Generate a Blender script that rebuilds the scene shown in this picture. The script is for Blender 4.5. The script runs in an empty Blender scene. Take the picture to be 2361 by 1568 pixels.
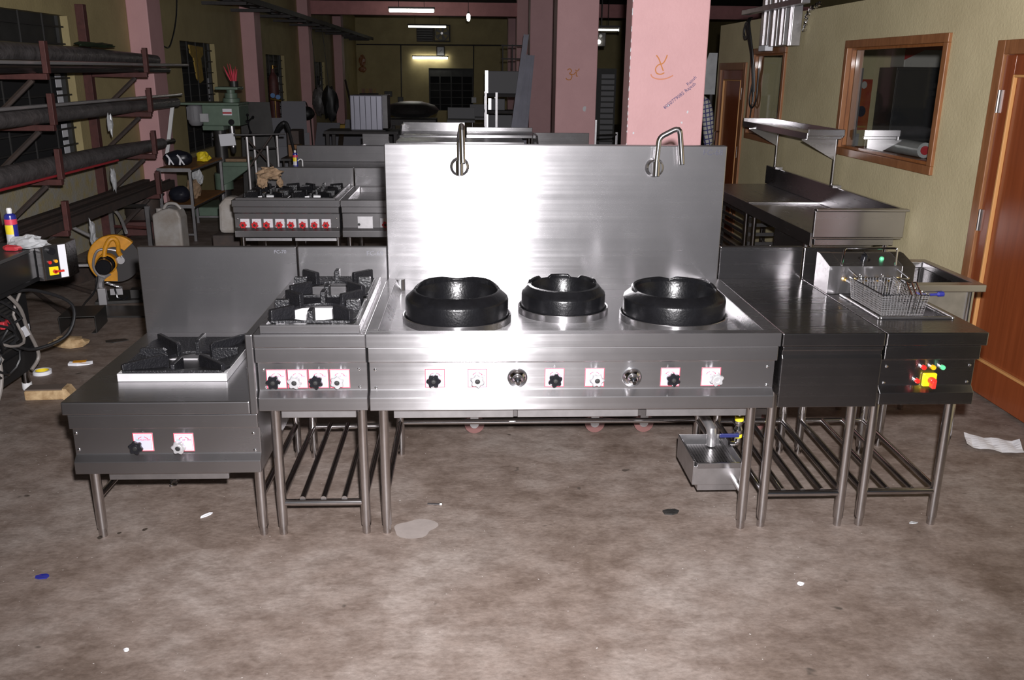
import bpy, math, random
from mathutils import Vector, Matrix
random.seed(7)
R = math.radians
sc = bpy.context.scene
COL = sc.collection

# ---------------------------------------------------------------- camera
cam_d = bpy.data.cameras.new('camera')
cam = bpy.data.objects.new('camera', cam_d); COL.objects.link(cam)
CAM = Vector((1.030, -3.060, 1.758))
PITCH, YAW, ROLL, FPX = R(16.888), R(2.684), R(0.574), 2049.0
fw = Vector((math.sin(YAW)*math.cos(PITCH), math.cos(YAW)*math.cos(PITCH), -math.sin(PITCH)))
rt = Vector((math.cos(YAW), -math.sin(YAW), 0)); up = rt.cross(fw)
r2 = rt*math.cos(ROLL) + up*math.sin(ROLL); u2 = -rt*math.sin(ROLL) + up*math.cos(ROLL)
m3 = Matrix((r2, u2, -fw)).transposed()
cam.matrix_world = Matrix.Translation(CAM) @ m3.to_4x4()
cam_d.sensor_width = 36.0
cam_d.lens = FPX/2361.0*36.0
cam_d.clip_start = 0.05; cam_d.clip_end = 200
sc.camera = cam

# ---------------------------------------------------------------- world and lights
w = bpy.data.worlds.new('world'); sc.world = w; w.use_nodes = True
w.node_tree.nodes['Background'].inputs[0].default_value = (0.75, 0.82, 1.0, 1)
w.node_tree.nodes['Background'].inputs[1].default_value = 0.055
fl = bpy.data.lights.new('camera_flash', 'SPOT'); fl.spot_size = R(122); fl.spot_blend = 1.0
fl.energy = 1700; fl.color = (1.0, 0.97, 0.99); fl.shadow_soft_size = 0.035
flo = bpy.data.objects.new('camera_flash', fl); COL.objects.link(flo)
flo.location = (1.09, -3.04, 1.91)
flo.rotation_euler = Vector((0.03, 1.0, -0.05)).to_track_quat('-Z', 'Y').to_euler()
vs = sc.view_settings
vs.view_transform = 'Standard'; vs.look = 'None'; vs.exposure = 0.0; vs.gamma = 1.0
vs.use_curve_mapping = False

# ---------------------------------------------------------------- materials
MATS = {}
def mat(name, col=(0.5,0.5,0.5), rough=0.6, metal=0.0, noise=0.0, nscale=20.0, bump=0.0, bscale=80.0,
        col2=None, emit=0.0, spec=0.5, stretch=(1,1,1), trans=0.0, coat=0.0):
    if name in MATS: return MATS[name]
    m = bpy.data.materials.new(name); m.use_nodes = True
    nt = m.node_tree; b = nt.nodes['Principled BSDF']
    b.inputs['Base Color'].default_value = (*col, 1); b.inputs['Roughness'].default_value = rough
    b.inputs['Metallic'].default_value = metal; b.inputs['Specular IOR Level'].default_value = spec
    b.inputs['Transmission Weight'].default_value = trans; b.inputs['Coat Weight'].default_value = coat
    if emit:
        b.inputs['Emission Color'].default_value = (*col, 1); b.inputs['Emission Strength'].default_value = emit
    tc = nt.nodes.new('ShaderNodeTexCoord'); mp = nt.nodes.new('ShaderNodeMapping')
    mp.inputs['Scale'].default_value = stretch
    nt.links.new(tc.outputs['Object'], mp.inputs['Vector'])
    if noise > 0 or col2:
        n = nt.nodes.new('ShaderNodeTexNoise'); n.inputs['Scale'].default_value = nscale
        n.inputs['Detail'].default_value = 6; n.inputs['Roughness'].default_value = 0.62
        nt.links.new(mp.outputs['Vector'], n.inputs['Vector'])
        cr = nt.nodes.new('ShaderNodeValToRGB')
        c2 = col2 if col2 else tuple(c*(1-noise) for c in col)
        cr.color_ramp.elements[0].position = 0.34; cr.color_ramp.elements[0].color = (*c2, 1)
        cr.color_ramp.elements[1].position = 0.66; cr.color_ramp.elements[1].color = (*col, 1)
        nt.links.new(n.outputs['Fac'], cr.inputs['Fac']); nt.links.new(cr.outputs['Color'], b.inputs['Base Color'])
    if bump > 0:
        n2 = nt.nodes.new('ShaderNodeTexNoise'); n2.inputs['Scale'].default_value = bscale; n2.inputs['Detail'].default_value = 4
        nt.links.new(mp.outputs['Vector'], n2.inputs['Vector'])
        bp = nt.nodes.new('ShaderNodeBump'); bp.inputs['Strength'].default_value = bump; bp.inputs['Distance'].default_value = 0.01
        nt.links.new(n2.outputs['Fac'], bp.inputs['Height']); nt.links.new(bp.outputs['Normal'], b.inputs['Normal'])
    MATS[name] = m; return m

def brushed(name, col, rough=0.255, aniso=0.95, tangent=(0,1,1), grain=(0.5,70,70), var=0.022, metal=1.0, smear=0.018, broad=0.14, broad_rough=0.52):
    """sheet steel brushed along x: the grain stretches highlights across the brushing"""
    m = bpy.data.materials.new(name); m.use_nodes = True; nt = m.node_tree; b = nt.nodes['Principled BSDF']
    b.inputs['Metallic'].default_value = metal
    b.inputs['Anisotropic'].default_value = aniso
    tn = nt.nodes.new('ShaderNodeCombineXYZ')
    for i, v in enumerate(tangent): tn.inputs[i].default_value = v
    nt.links.new(tn.outputs[0], b.inputs['Tangent'])
    tc = nt.nodes.new('ShaderNodeTexCoord'); mp = nt.nodes.new('ShaderNodeMapping'); mp.inputs['Scale'].default_value = grain
    nt.links.new(tc.outputs['Object'], mp.inputs['Vector'])
    n = nt.nodes.new('ShaderNodeTexNoise'); n.inputs['Scale'].default_value = 1.0; n.inputs['Detail'].default_value = 5
    nt.links.new(mp.outputs['Vector'], n.inputs['Vector'])
    mr = nt.nodes.new('ShaderNodeMapRange'); mr.inputs['From Min'].default_value = .3; mr.inputs['From Max'].default_value = .7
    mr.inputs['To Min'].default_value = rough-var; mr.inputs['To Max'].default_value = rough+var
    nt.links.new(n.outputs['Fac'], mr.inputs['Value'])
    n2 = nt.nodes.new('ShaderNodeTexNoise'); n2.inputs['Scale'].default_value = 6.0; n2.inputs['Detail'].default_value = 6
    nt.links.new(tc.outputs['Object'], n2.inputs['Vector'])
    mr2 = nt.nodes.new('ShaderNodeMapRange'); mr2.inputs['From Min'].default_value = .3; mr2.inputs['From Max'].default_value = .7
    mr2.inputs['To Min'].default_value = -smear; mr2.inputs['To Max'].default_value = smear
    nt.links.new(n2.outputs['Fac'], mr2.inputs['Value'])
    ad = nt.nodes.new('ShaderNodeMath'); ad.operation = 'ADD'
    nt.links.new(mr.outputs[0], ad.inputs[0]); nt.links.new(mr2.outputs[0], ad.inputs[1])
    nt.links.new(ad.outputs[0], b.inputs['Roughness'])
    cr = nt.nodes.new('ShaderNodeValToRGB')
    cr.color_ramp.elements[0].color = (*[c*.93 for c in col], 1); cr.color_ramp.elements[1].color = (*col, 1)
    cr.color_ramp.elements[0].position = .3; cr.color_ramp.elements[1].position = .7
    nt.links.new(n2.outputs['Fac'], cr.inputs['Fac']); nt.links.new(cr.outputs['Color'], b.inputs['Base Color'])
    # second, wider lobe from the scuffed mill finish
    b2 = nt.nodes.new('ShaderNodeBsdfPrincipled'); b2.inputs['Metallic'].default_value = 1.0; b2.inputs['Roughness'].default_value = broad_rough
    nt.links.new(cr.outputs['Color'], b2.inputs['Base Color'])
    ms = nt.nodes.new('ShaderNodeMixShader'); ms.inputs[0].default_value = broad
    nt.links.new(b.outputs[0], ms.inputs[1]); nt.links.new(b2.outputs[0], ms.inputs[2])
    nt.links.new(ms.outputs[0], nt.nodes['Material Output'].inputs['Surface'])
    MATS[name] = m; return m

brushed('steel', (0.49,0.48,0.49))
brushed('steel_dark', (0.33,0.32,0.325), rough=0.26, var=0.03, broad=0.05)  # darker steel copy; on table and fryer the mirrored dark hall is coloured in
brushed('steel_y', (0.48,0.47,0.48), tangent=(1,0,1), grain=(70,0.5,70))
mat('steel_tube', (0.60,0.58,0.58), rough=0.17, metal=1.0, noise=0.12, nscale=30)
mat('steel_plain', (0.52,0.51,0.52), rough=0.38, metal=1.0, noise=0.2, nscale=14)
mat('chrome', (0.78,0.78,0.80), rough=0.11, metal=1.0)
mat('tap_metal', (0.66,0.65,0.66), rough=0.19, metal=1.0)
mat('tap_steel', (0.66,0.65,0.66), rough=0.22, metal=0.86)
mat('steel_inner', (0.72,0.71,0.72), rough=0.45, metal=0.55, noise=0.15, nscale=9)
mat('iron_black', (0.010,0.010,0.012), rough=0.36, noise=0.3, nscale=40, bump=0.35, bscale=120)
mat('iron_ring', (0.006,0.006,0.007), rough=0.26, spec=0.32, noise=0.3, nscale=30, bump=0.10, bscale=110)
mat('rubber_black', (0.012,0.012,0.012), rough=0.5)
mat('knob_black', (0.010,0.010,0.012), rough=0.16)
mat('knob_silver', (0.78,0.78,0.80), rough=0.30, metal=0.75)
mat('knob_red', (0.50,0.025,0.03), rough=0.3)
mat('sticker_face', (0.40,0.40,0.50), rough=0.4)
mat('sticker_white', (0.56,0.55,0.58), rough=0.4)
mat('sticker_red', (0.62,0.05,0.09), rough=0.4)
mat('sticker_green', (0.1,0.35,0.2), rough=0.4)
mat('ink_dark', (0.03,0.03,0.05), rough=0.6)
mat('ink_faint', (0.12,0.12,0.14), rough=0.5)
mat('ink_blue', (0.06,0.06,0.16), rough=0.7)
mat('brass', (0.75,0.48,0.15), rough=0.25, metal=1.0)
mat('yellow_tape', (0.85,0.72,0.03), rough=0.35)
mat('blue_grip', (0.015,0.02,0.10), rough=0.4)
mat('lamp_red', (0.62,0.02,0.015), rough=0.2, coat=0.5)
mat('lamp_amber', (0.80,0.36,0.01), rough=0.2, coat=0.5)
mat('lamp_green', (0.10,0.55,0.26), rough=0.2, coat=0.5)
mat('switch_yellow', (0.85,0.66,0.01), rough=0.3)
mat('switch_red', (0.65,0.03,0.02), rough=0.3)
mat('black_void', (0.006,0.006,0.006), rough=0.8)
mat('paper_white', (0.75,0.76,0.80), rough=0.7)

# ---------------------------------------------------------------- geometry builder
class G:
    def __init__(s): s.v = []; s.f = []; s.sm = []
    def add(s, vs, fs, smooth=False):
        o = len(s.v); s.v += [tuple(p) for p in vs]; s.f += [tuple(i+o for i in f) for f in fs]; s.sm += [smooth]*len(fs); return s
    def box(s, x0, x1, y0, y1, z0, z1, M=None):
        vs = [Vector((x, y, z)) for z in (z0, z1) for y in (y0, y1) for x in (x0, x1)]
        if M: vs = [M @ p for p in vs]
        return s.add(vs, [(0,2,3,1),(4,5,7,6),(0,1,5,4),(1,3,7,5),(3,2,6,7),(2,0,4,6)])
    def prism(s, poly, axis, a, b, M=None):
        n = len(poly)
        def mk(p, t):
            if axis == 'x': q = Vector((t, p[0], p[1]))
            elif axis == 'y': q = Vector((p[0], t, p[1]))
            else: q = Vector((p[0], p[1], t))
            return M @ q if M else q
        vs = [mk(p, a) for p in poly] + [mk(p, b) for p in poly]
        fs = [tuple(range(n)), tuple(range(2*n-1, n-1, -1))] + [(i, i+n, (i+1) % n+n, (i+1) % n) for i in range(n)]
        return s.add(vs, fs)
    def tube(s, pts, r, n=10, caps=True, closed=False):
        pts = [Vector(p) for p in pts]; k = len(pts); rs = r if isinstance(r, (list, tuple)) else [r]*k
        vs = []; prev = None
        for i, p in enumerate(pts):
            if closed: d = pts[(i+1) % k]-pts[i-1]
            else: d = (pts[min(i+1, k-1)]-pts[max(i-1, 0)])
            if d.length < 1e-9: d = Vector((0,0,1))
            d.normalize()
            if prev is None:
                a = Vector((0,0,1)) if abs(d.z) < .9 else Vector((1,0,0)); u = d.cross(a).normalized()
            else:
                u = (prev - d*prev.dot(d))
                u = u.normalized() if u.length > 1e-6 else d.orthogonal().normalized()
            prev = u; w_ = d.cross(u)
            sc_ = 1.0
            if 0 < i < k-1 and not closed:
                c = (pts[i]-pts[i-1]).normalized().dot((pts[i+1]-pts[i]).normalized()); sc_ = 1/max(.5, math.sqrt(max(.25, (1+c)/2)))
            for j in range(n):
                t = 2*math.pi*j/n
                vs.append(p + (u*math.cos(t) + w_*math.sin(t))*rs[i]*(1 if sc_ < 1.02 else 1+(sc_-1)*.5))
        fs = []
        for i in range(k if closed else k-1):
            i2 = (i+1) % k
            for j in range(n): fs.append((i*n+j, i*n+(j+1) % n, i2*n+(j+1) % n, i2*n+j))
        s.add(vs, fs, True)
        if caps and not closed:
            o = len(s.v)-len(vs)
            s.f += [tuple(o+j for j in range(n-1, -1, -1)), tuple(o+(k-1)*n+j for j in range(n))]; s.sm += [False, False]
        return s
    def lathe(s, prof, c=(0,0,0), n=24, axis='z', a0=0.0, a1=None, smooth=True, close=False):
        c = Vector(c); full = a1 is None; a1 = 2*math.pi if full else a1
        m = n if full else n+1; vs = []; k = len(prof)
        for j in range(m):
            t = a0+(a1-a0)*j/n
            for (r, h) in prof:
                if axis == 'z': q = Vector((r*math.cos(t), r*math.sin(t), h))
                elif axis == 'y': q = Vector((r*math.cos(t), h, -r*math.sin(t)))
                else: q = Vector((h, r*math.cos(t), r*math.sin(t)))
                vs.append(c+q)
        fs = []
        for j in range(n):
            j2 = (j+1) % m
            for i in range(k-1): fs.append((j*k+i, j2*k+i, j2*k+i+1, j*k+i+1))
            if close: fs.append((j*k+k-1, j2*k+k-1, j2*k, j*k))
        s.add(vs, fs, smooth)
        if close and not full:
            o = len(s.v)-len(vs)
            s.f += [tuple(o+i for i in range(k)), tuple(o+(m-1)*k+i for i in range(k-1, -1, -1))]; s.sm += [False]*2
        return s
    def cyl(s, p0, p1, r, n=14): return s.tube([p0, p1], r, n)
    def disc(s, c, r, h, axis='z', n=20):
        return s.lathe([(0, 0), (r, 0), (r, h), (0, h)], c, n, axis, smooth=False)
    def ball(s, c, r, n=12, sx=1, sy=1, sz=1):
        c = Vector(c); k = n//2; vs = [c+Vector((0,0,-r*sz))]
        for i in range(1, k):
            ph = -math.pi/2+math.pi*i/k
            for j in range(n):
                t = 2*math.pi*j/n; vs.append(c+Vector((r*sx*math.cos(ph)*math.cos(t), r*sy*math.cos(ph)*math.sin(t), r*sz*math.sin(ph))))
        vs.append(c+Vector((0,0,r*sz))); fs = []
        for j in range(n): fs.append((0, 1+(j+1) % n, 1+j))
        for i in range(k-2):
            for j in range(n): fs.append((1+i*n+j, 1+i*n+(j+1) % n, 1+(i+1)*n+(j+1) % n, 1+(i+1)*n+j))
        o = 1+(k-2)*n
        for j in range(n): fs.append((o+j, o+(j+1) % n, len(vs)-1))
        return s.add(vs, fs, True)
    def xf(s, M):
        s.v = [tuple(M @ Vector(p)) for p in s.v]; return s
    def mesh(s, name, m):
        me = bpy.data.meshes.new(name); me.from_pydata(s.v, [], s.f); me.polygons.foreach_set('use_smooth', s.sm)
        me.validate(); me.update()
        import bmesh
        b = bmesh.new(); b.from_mesh(me); bmesh.ops.recalc_face_normals(b, faces=b.faces); b.to_mesh(me); b.free()
        if any(s.sm): me.set_sharp_from_angle(angle=R(32))
        if m: me.materials.append(MATS[m] if isinstance(m, str) else m)
        return me

def tag(o, label=None, cat=None, group=None, kind=None):
    if label: o['label'] = label
    if cat: o['category'] = cat
    if group: o['group'] = group
    if kind: o['kind'] = kind
    return o
def thing(name, label, cat, loc=(0,0,0), group=None):
    o = bpy.data.objects.new(name, None); COL.objects.link(o); o.location = loc; o.empty_display_size = .1
    return tag(o, label, cat, group)
def pinv(o, parent):
    o.parent = parent
    if parent.type == 'EMPTY': o.matrix_parent_inverse = Matrix.Translation(-Vector(parent.location))
def part(name, g, m, parent=None, bevel=0.0, loc=None, label=None, kind=None, seg=2):
    me = g.mesh(name, m) if isinstance(g, G) else g
    o = bpy.data.objects.new(name, me); COL.objects.link(o)
    if loc is not None: o.location = loc
    if parent is not None: pinv(o, parent)
    if bevel:
        md = o.modifiers.new('bevel', 'BEVEL'); md.width = bevel; md.segments = seg; md.limit_method = 'ANGLE'; md.angle_limit = R(40)
    if label: o['label'] = label
    if kind: o['kind'] = kind
    return o
def solo(name, g, m, label, cat, group=None, bevel=0.0, loc=None):
    return tag(part(name, g, m, None, bevel, loc), label, cat, group)
def struct(name, g, m, parent=None, bevel=0.0):
    o = part(name, g, m, parent, bevel)
    if parent is None: o['kind'] = 'structure'
    return o
def copy_tree(o, parent=None, dloc=None):
    c = o.copy(); COL.objects.link(c)
    if parent is not None: c.parent = parent; c.matrix_parent_inverse = o.matrix_parent_inverse.copy()
    for ch in [x for x in bpy.data.objects if x.parent == o]: copy_tree(ch, c)
    return c
_txt = {}
def text_mesh(s, size, m, extrude=0.0004):
    k = (s, size, m)
    if k in _txt: return _txt[k]
    cu = bpy.data.curves.new('t', 'FONT'); cu.body = s; cu.size = size; cu.extrude = extrude; cu.align_x = 'CENTER'; cu.align_y = 'CENTER'; cu.resolution_u = 2
    o = bpy.data.objects.new('t', cu); COL.objects.link(o); dg = bpy.context.evaluated_depsgraph_get()
    me = bpy.data.meshes.new_from_object(o.evaluated_get(dg)); me.materials.clear(); me.materials.append(MATS[m])
    bpy.data.objects.remove(o); _txt[k] = me; return me
def lettering(s, size, m, parent, loc, rot=(R(90),0,0), name='lettering'):
    o = bpy.data.objects.new(name, text_mesh(s, size, m)); COL.objects.link(o)
    o.location = loc; o.rotation_euler = rot
    if parent is not None: pinv(o, parent)
    return o
def rotz(a, c=(0,0,0)): return Matrix.Translation(c) @ Matrix.Rotation(a, 4, 'Z') @ Matrix.Translation(-Vector(c))
def place(x, y, z, a=0.0): return Matrix.Translation((x, y, z)) @ Matrix.Rotation(a, 4, 'Z')
def bez(p0, p1, p2, p3, n=12):
    p0, p1, p2, p3 = map(Vector, (p0, p1, p2, p3)); out = []
    for i in range(n+1):
        t = i/n; out.append(p0*(1-t)**3+p1*3*t*(1-t)**2+p2*3*t*t*(1-t)+p3*t**3)
    return out
def smooth_path(pts, n=6):
    P_ = [Vector(p) for p in pts]; out = []
    for i in range(len(P_)-1):
        a = P_[max(i-1, 0)]; b = P_[i]; c = P_[i+1]; d = P_[min(i+2, len(P_)-1)]
        for k in range(n):
            t = k/n; out.append(.5*((2*b)+(c-a)*t+(2*a-5*b+4*c-d)*t*t+(3*b-a-3*c+d)*t**3))
    return out+[P_[-1]]
# ================================================================ the room
def floor_mat():
    m = bpy.data.materials.new('concrete_floor'); m.use_nodes = True; nt = m.node_tree; b = nt.nodes['Principled BSDF']
    tc = nt.nodes.new('ShaderNodeTexCoord')
    def nz(s, d=8, ro=.62, st=(1,1,1)):
        mp = nt.nodes.new('ShaderNodeMapping'); mp.inputs['Scale'].default_value = st; nt.links.new(tc.outputs['Object'], mp.inputs['Vector'])
        n = nt.nodes.new('ShaderNodeTexNoise'); n.inputs['Scale'].default_value = s; n.inputs['Detail'].default_value = d; n.inputs['Roughness'].default_value = ro
        nt.links.new(mp.outputs['Vector'], n.inputs['Vector']); return n
    def ramp(n, stops):
        c = nt.nodes.new('ShaderNodeValToRGB'); e = c.color_ramp.elements
        e[0].position, e[0].color = stops[0][0], (*stops[0][1], 1); e[1].position, e[1].color = stops[1][0], (*stops[1][1], 1)
        for p, q in stops[2:]:
            x = e.new(p); x.color = (*q, 1)
        nt.links.new(n.outputs['Fac'], c.inputs['Fac']); return c
    def mix(a, bb, f, mode='MIX', fac=1.0):
        x = nt.nodes.new('ShaderNodeMix'); x.data_type = 'RGBA'; x.blend_type = mode
        nt.links.new(a, x.inputs['A']); nt.links.new(bb, x.inputs['B'])
        if f is None: x.inputs['Factor'].default_value = fac
        else: nt.links.new(f, x.inputs['Factor'])
        return x.outputs['Result']
    base = ramp(nz(1.6, 9, .66), [(.30, (.140,.102,.080)), (.48, (.224,.178,.152)), (.68, (.304,.262,.235))])
    fine = ramp(nz(38, 6, .7, (1,1.8,1)), [(.30, (.62,.60,.58)), (.62, (1,1,1))])
    c1 = mix(base.outputs['Color'], fine.outputs['Color'], None, 'MULTIPLY', .8)
    mot = ramp(nz(7, 8, .68, (1,1.5,1)), [(.36, (.60,.55,.52)), (.60, (1.06,1.06,1.06))])
    c2 = mix(c1, mot.outputs['Color'], None, 'MULTIPLY', .85)
    spots = ramp(nz(9.5, 2, .5), [(.735, (0,0,0)), (.77, (1,1,1))])
    dark = nt.nodes.new('ShaderNodeRGB'); dark.outputs[0].default_value = (.07,.055,.045,1)
    c3 = mix(c2, dark.outputs[0], spots.outputs['Color'])
    specks = ramp(nz(70, 2, .5), [(.745, (0,0,0)), (.765, (1,1,1))])
    lt = nt.nodes.new('ShaderNodeRGB'); lt.outputs[0].default_value = (.55,.52,.50,1)
    c4 = mix(c3, lt.outputs[0], specks.outputs['Color'])
    nt.links.new(c4, b.inputs['Base Color'])
    b.inputs['Roughness'].default_value = .62; b.inputs['Specular IOR Level'].default_value = .35
    bn = nz(60, 5); bp = nt.nodes.new('ShaderNodeBump'); bp.inputs['Strength'].default_value = .18; bp.inputs['Distance'].default_value = .01
    nt.links.new(bn.outputs['Fac'], bp.inputs['Height']); nt.links.new(bp.outputs['Normal'], b.inputs['Normal'])
    MATS['concrete_floor'] = m
floor_mat()
mat('wall_yellow', (0.44,0.365,0.18), rough=0.75, col2=(0.36,0.295,0.145), nscale=2.2, bump=0.25, bscale=40)
mat('wall_partition', (0.58,0.51,0.315), rough=0.7, col2=(0.51,0.445,0.27), nscale=2.6, bump=0.25, bscale=55)
mat('wall_patchy', (0.40,0.33,0.16), rough=0.8, col2=(0.36,0.35,0.32), nscale=9, bump=0.3, bscale=50)
mat('paint_pink', (0.62,0.355,0.36), rough=0.6, col2=(0.575,0.325,0.33), nscale=4, bump=0.12, bscale=60)
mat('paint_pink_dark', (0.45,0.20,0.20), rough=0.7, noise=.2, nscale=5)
mat('ceiling_dark', (0.10,0.085,0.075), rough=0.9, noise=.3, nscale=2)
mat('wood_brown', (0.30,0.115,0.035), rough=0.4, col2=(0.20,0.07,0.02), nscale=6, stretch=(6,6,.6), coat=.2)
mat('wood_frame', (0.29,0.125,0.05), rough=0.42, col2=(0.20,0.08,0.03), nscale=7, stretch=(5,5,.8))
mat('door_veneer', (0.25,0.062,0.020), rough=0.30, col2=(0.19,0.045,0.014), nscale=5, stretch=(8,8,.35), coat=.35)
mat('door_edge', (0.52,0.26,0.09), rough=0.5)
mat('shutter_dark', (0.035,0.035,0.033), rough=0.6, noise=.3, nscale=6)
mat('grill_dark', (0.028,0.027,0.026), rough=0.6)
mat('night_sky', (0.010,0.010,0.011), rough=0.9)
mat('cable_black', (0.012,0.012,0.013), rough=0.45)

XL, YB, XP, ZC = -2.8, 28.3, 3.92, 3.42
struct('floor', G().box(-3.1, 9.2, -5.5, 28.6, -.12, 0), 'concrete_floor')
fl_ = bpy.data.objects['floor']
struct('ceiling', G().box(-3.1, 9.2, -5.5, 28.6, ZC, ZC+.15), 'ceiling_dark')

def wall_with_holes(name, axis_pos, thick, a0, a1, z0, z1, holes, m, axis='x'):
    """wall plane at x=axis_pos (axis x) running along y, or y=axis_pos running along x"""
    g = G(); cur = a0
    def bx(u0, u1, w0, w1):
        if u1-u0 < 1e-4 or w1-w0 < 1e-4: return
        if axis == 'x': g.box(axis_pos, axis_pos+thick, u0, u1, w0, w1)
        else: g.box(u0, u1, axis_pos, axis_pos+thick, w0, w1)
    for (h0, h1, b0, b1) in sorted(holes):
        bx(cur, h0, z0, z1); bx(h0, h1, z0, b0); bx(h0, h1, b1, z1); cur = h1
    bx(cur, a1, z0, z1)
    return struct(name, g, m)
LWIN = [(4.30, 6.08, .55, 2.21), (9.44, 11.10, .62, 2.09), (14.53, 16.25, .62, 2.00), (19.86, 21.46, .62, 1.91)]
wall_with_holes('wall_left', XL-.22, .22, -5.5, YB, 0, ZC, LWIN, 'wall_yellow')
wall_with_holes('wall_back', YB, .22, -3.1, 9.2, 0, ZC, [(-.40, 1.10, .42, 1.80)], 'wall_yellow', 'y')
struct('wall_right', G().box(9.0, 9.2, -5.5, YB, 0, ZC), 'wall_yellow')
# old patchy plaster low on the left wall
struct('trim_1', G().box(XL, XL+.004, 3.2, 7.5, 0, .78), 'wall_patchy')

def left_window(i, y0, y1, z0, z1):
    o = struct('window_%d' % i, G().box(XL-.16, XL-.135, y0, y1, z0, z1), 'night_sky')
    # solid upper shutter, dark
    struct('shutter', G().box(XL-.13, XL-.10, y0, y1, z1-.34, z1), 'shutter_dark', o)
    k = 0; z = z1-.10
    while z > z0+.05:
        struct('grill_bar', G().box(XL-.06, XL-.045, y0, y1, z-.008, z+.008), 'grill_dark', o); z -= .155
    n = 4
    for j in range(1, n):
        yy = y0+(y1-y0)*j/n
        struct('grill_bar', G().box(XL-.045, XL-.032, yy-.006, yy+.006, z0, z1), 'grill_dark', o)
    struct('window_frame', G().box(XL-.12, XL-.07, y0, y0+.05, z0, z1).box(XL-.12, XL-.07, y1-.05, y1, z0, z1).box(XL-.12, XL-.07, y0+.05, y1-.05, z0, z0+.05), 'shutter_dark', o)
    for dy in ((y1-y0)*.90,):
        zz = z0+.08
        while zz < z1-.5:
            struct('pane', G().box(XL-.112, XL-.108, y0+dy, y1-.06, zz, zz+.125), 'paper_white', o); zz += .155
    return o
for i, q in enumerate(LWIN): left_window(i+1, *q)
o = struct('window_5', G().box(-.40, 1.10, YB+.10, YB+.13, .42, 1.80), 'night_sky')
struct('shutter', G().box(-.40, 1.10, YB+.03, YB+.06, 1.53, 1.80), 'shutter_dark', o)
for x in (-.4, -.05, .33, .70, 1.06):
    struct('window_frame', G().box(x, x+.045, YB+.02, YB+.07, .42, 1.80), 'shutter_dark', o)
for z in (.62, .85, 1.08, 1.31): struct('grill_bar', G().box(-.4, 1.1, YB+.0, YB+.015, z-.01, z+.01), 'grill_dark', o)

# engaged pink pillars along the left wall
for i, y in enumerate((7.63, 12.77, 17.93, 23.17)):
    struct('pillar_%d' % (i+1), G().box(XL, XL+.235, y, y+.45, 0, ZC), 'paint_pink', bevel=.01)
# free standing pink pillars
PILL = [(2.08, 3.056, .512), (2.08, 8.41, .512), (2.08, 13.63, .512), (2.08, 18.43, .512), (2.08, 23.51, .512)]
PO = []
for i, (x, y, wd) in enumerate(PILL):
    PO.append(struct('pillar_%d' % (i+5), G().box(x, x+wd, y, y+.24 if i == 0 else y+.45, 0, ZC), 'paint_pink', bevel=.008))
# pink cross beams under the ceiling
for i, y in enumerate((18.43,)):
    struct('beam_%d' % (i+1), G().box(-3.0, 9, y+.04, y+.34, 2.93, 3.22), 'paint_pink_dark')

# partition (office cabin) on the right with its door and two windows
DY0, DY1, DZ = .86, 1.93, 1.94
W6 = (2.46, 4.01, 1.15, 2.00); W7 = (5.36, 6.42, 1.10, 1.99); D2 = (6.56, 7.60, 0, 1.86)
wall_with_holes('wall_partition', XP, .10, -2.0, 7.72, 0, 2.275, [(DY0, DY1, 0, DZ), W6, W7, D2], 'wall_partition')
struct('wall_cabin', G().box(4.02, 8.9, 6.90, 7.0, 0, 2.27), 'wall_partition')
mat('hinge', (0.35,0.33,0.32), rough=.4, metal=1)

def glass_mat():
    m = bpy.data.materials.new('window_glass'); m.use_nodes = True; nt = m.node_tree; nt.nodes.clear()
    out = nt.nodes.new('ShaderNodeOutputMaterial'); t = nt.nodes.new('ShaderNodeBsdfTransparent'); g = nt.nodes.new('ShaderNodeBsdfGlossy'); g.inputs['Roughness'].default_value = .03
    t.inputs[0].default_value = (.80,.82,.80,1); lw = nt.nodes.new('ShaderNodeLayerWeight'); lw.inputs['Blend'].default_value = .5; fr = nt.nodes.new('ShaderNodeMapRange'); fr.inputs['From Min'].default_value = .25; fr.inputs['To Min'].default_value = .05; fr.inputs['To Max'].default_value = .45; nt.links.new(lw.outputs['Facing'], fr.inputs['Value'])
    mx = nt.nodes.new('ShaderNodeMixShader'); nt.links.new(fr.outputs[0], mx.inputs[0]); nt.links.new(t.outputs[0], mx.inputs[1]); nt.links.new(g.outputs[0], mx.inputs[2])
    nt.links.new(mx.outputs[0], out.inputs['Surface']); MATS['window_glass'] = m
glass_mat()
def cabin_window(i, y0, y1, z0, z1):
    fwid = .055
    o = struct('window_%d' % i, G().add([(XP+.047, y0+fwid, z0+fwid), (XP+.047, y1-fwid, z0+fwid), (XP+.047, y1-fwid, z1-fwid), (XP+.047, y0+fwid, z1-fwid)], [(0,1,2,3)]), 'window_glass')
    for (a, b, c, d) in ((y0, y1, z1-fwid, z1), (y0, y1, z0, z0+fwid)):
        struct('window_frame', G().box(XP-.022, XP+.11, a, b, c, d), 'wood_frame', o, .004)
    for (a, b) in ((y0, y0+fwid), (y1-fwid, y1)):
        struct('window_frame', G().box(XP-.022, XP+.11, a, b, z0+fwid, z1-fwid), 'wood_frame', o, .004)
    struct('glazing_bead', G().box(XP+.015, XP+.044, y0+fwid, y1-fwid, z1-fwid-.018, z1-fwid).box(XP+.015, XP+.044, y0+fwid, y1-fwid, z0+fwid, z0+fwid+.018)
           .box(XP+.015, XP+.044, y0+fwid, y0+fwid+.018, z0+fwid+.018, z1-fwid-.018).box(XP+.015, XP+.044, y1-fwid-.018, y1-fwid, z0+fwid+.018, z1-fwid-.018), 'wood_brown', o)
    return o
cabin_window(6, *W6); cabin_window(7, *W7)

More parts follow.
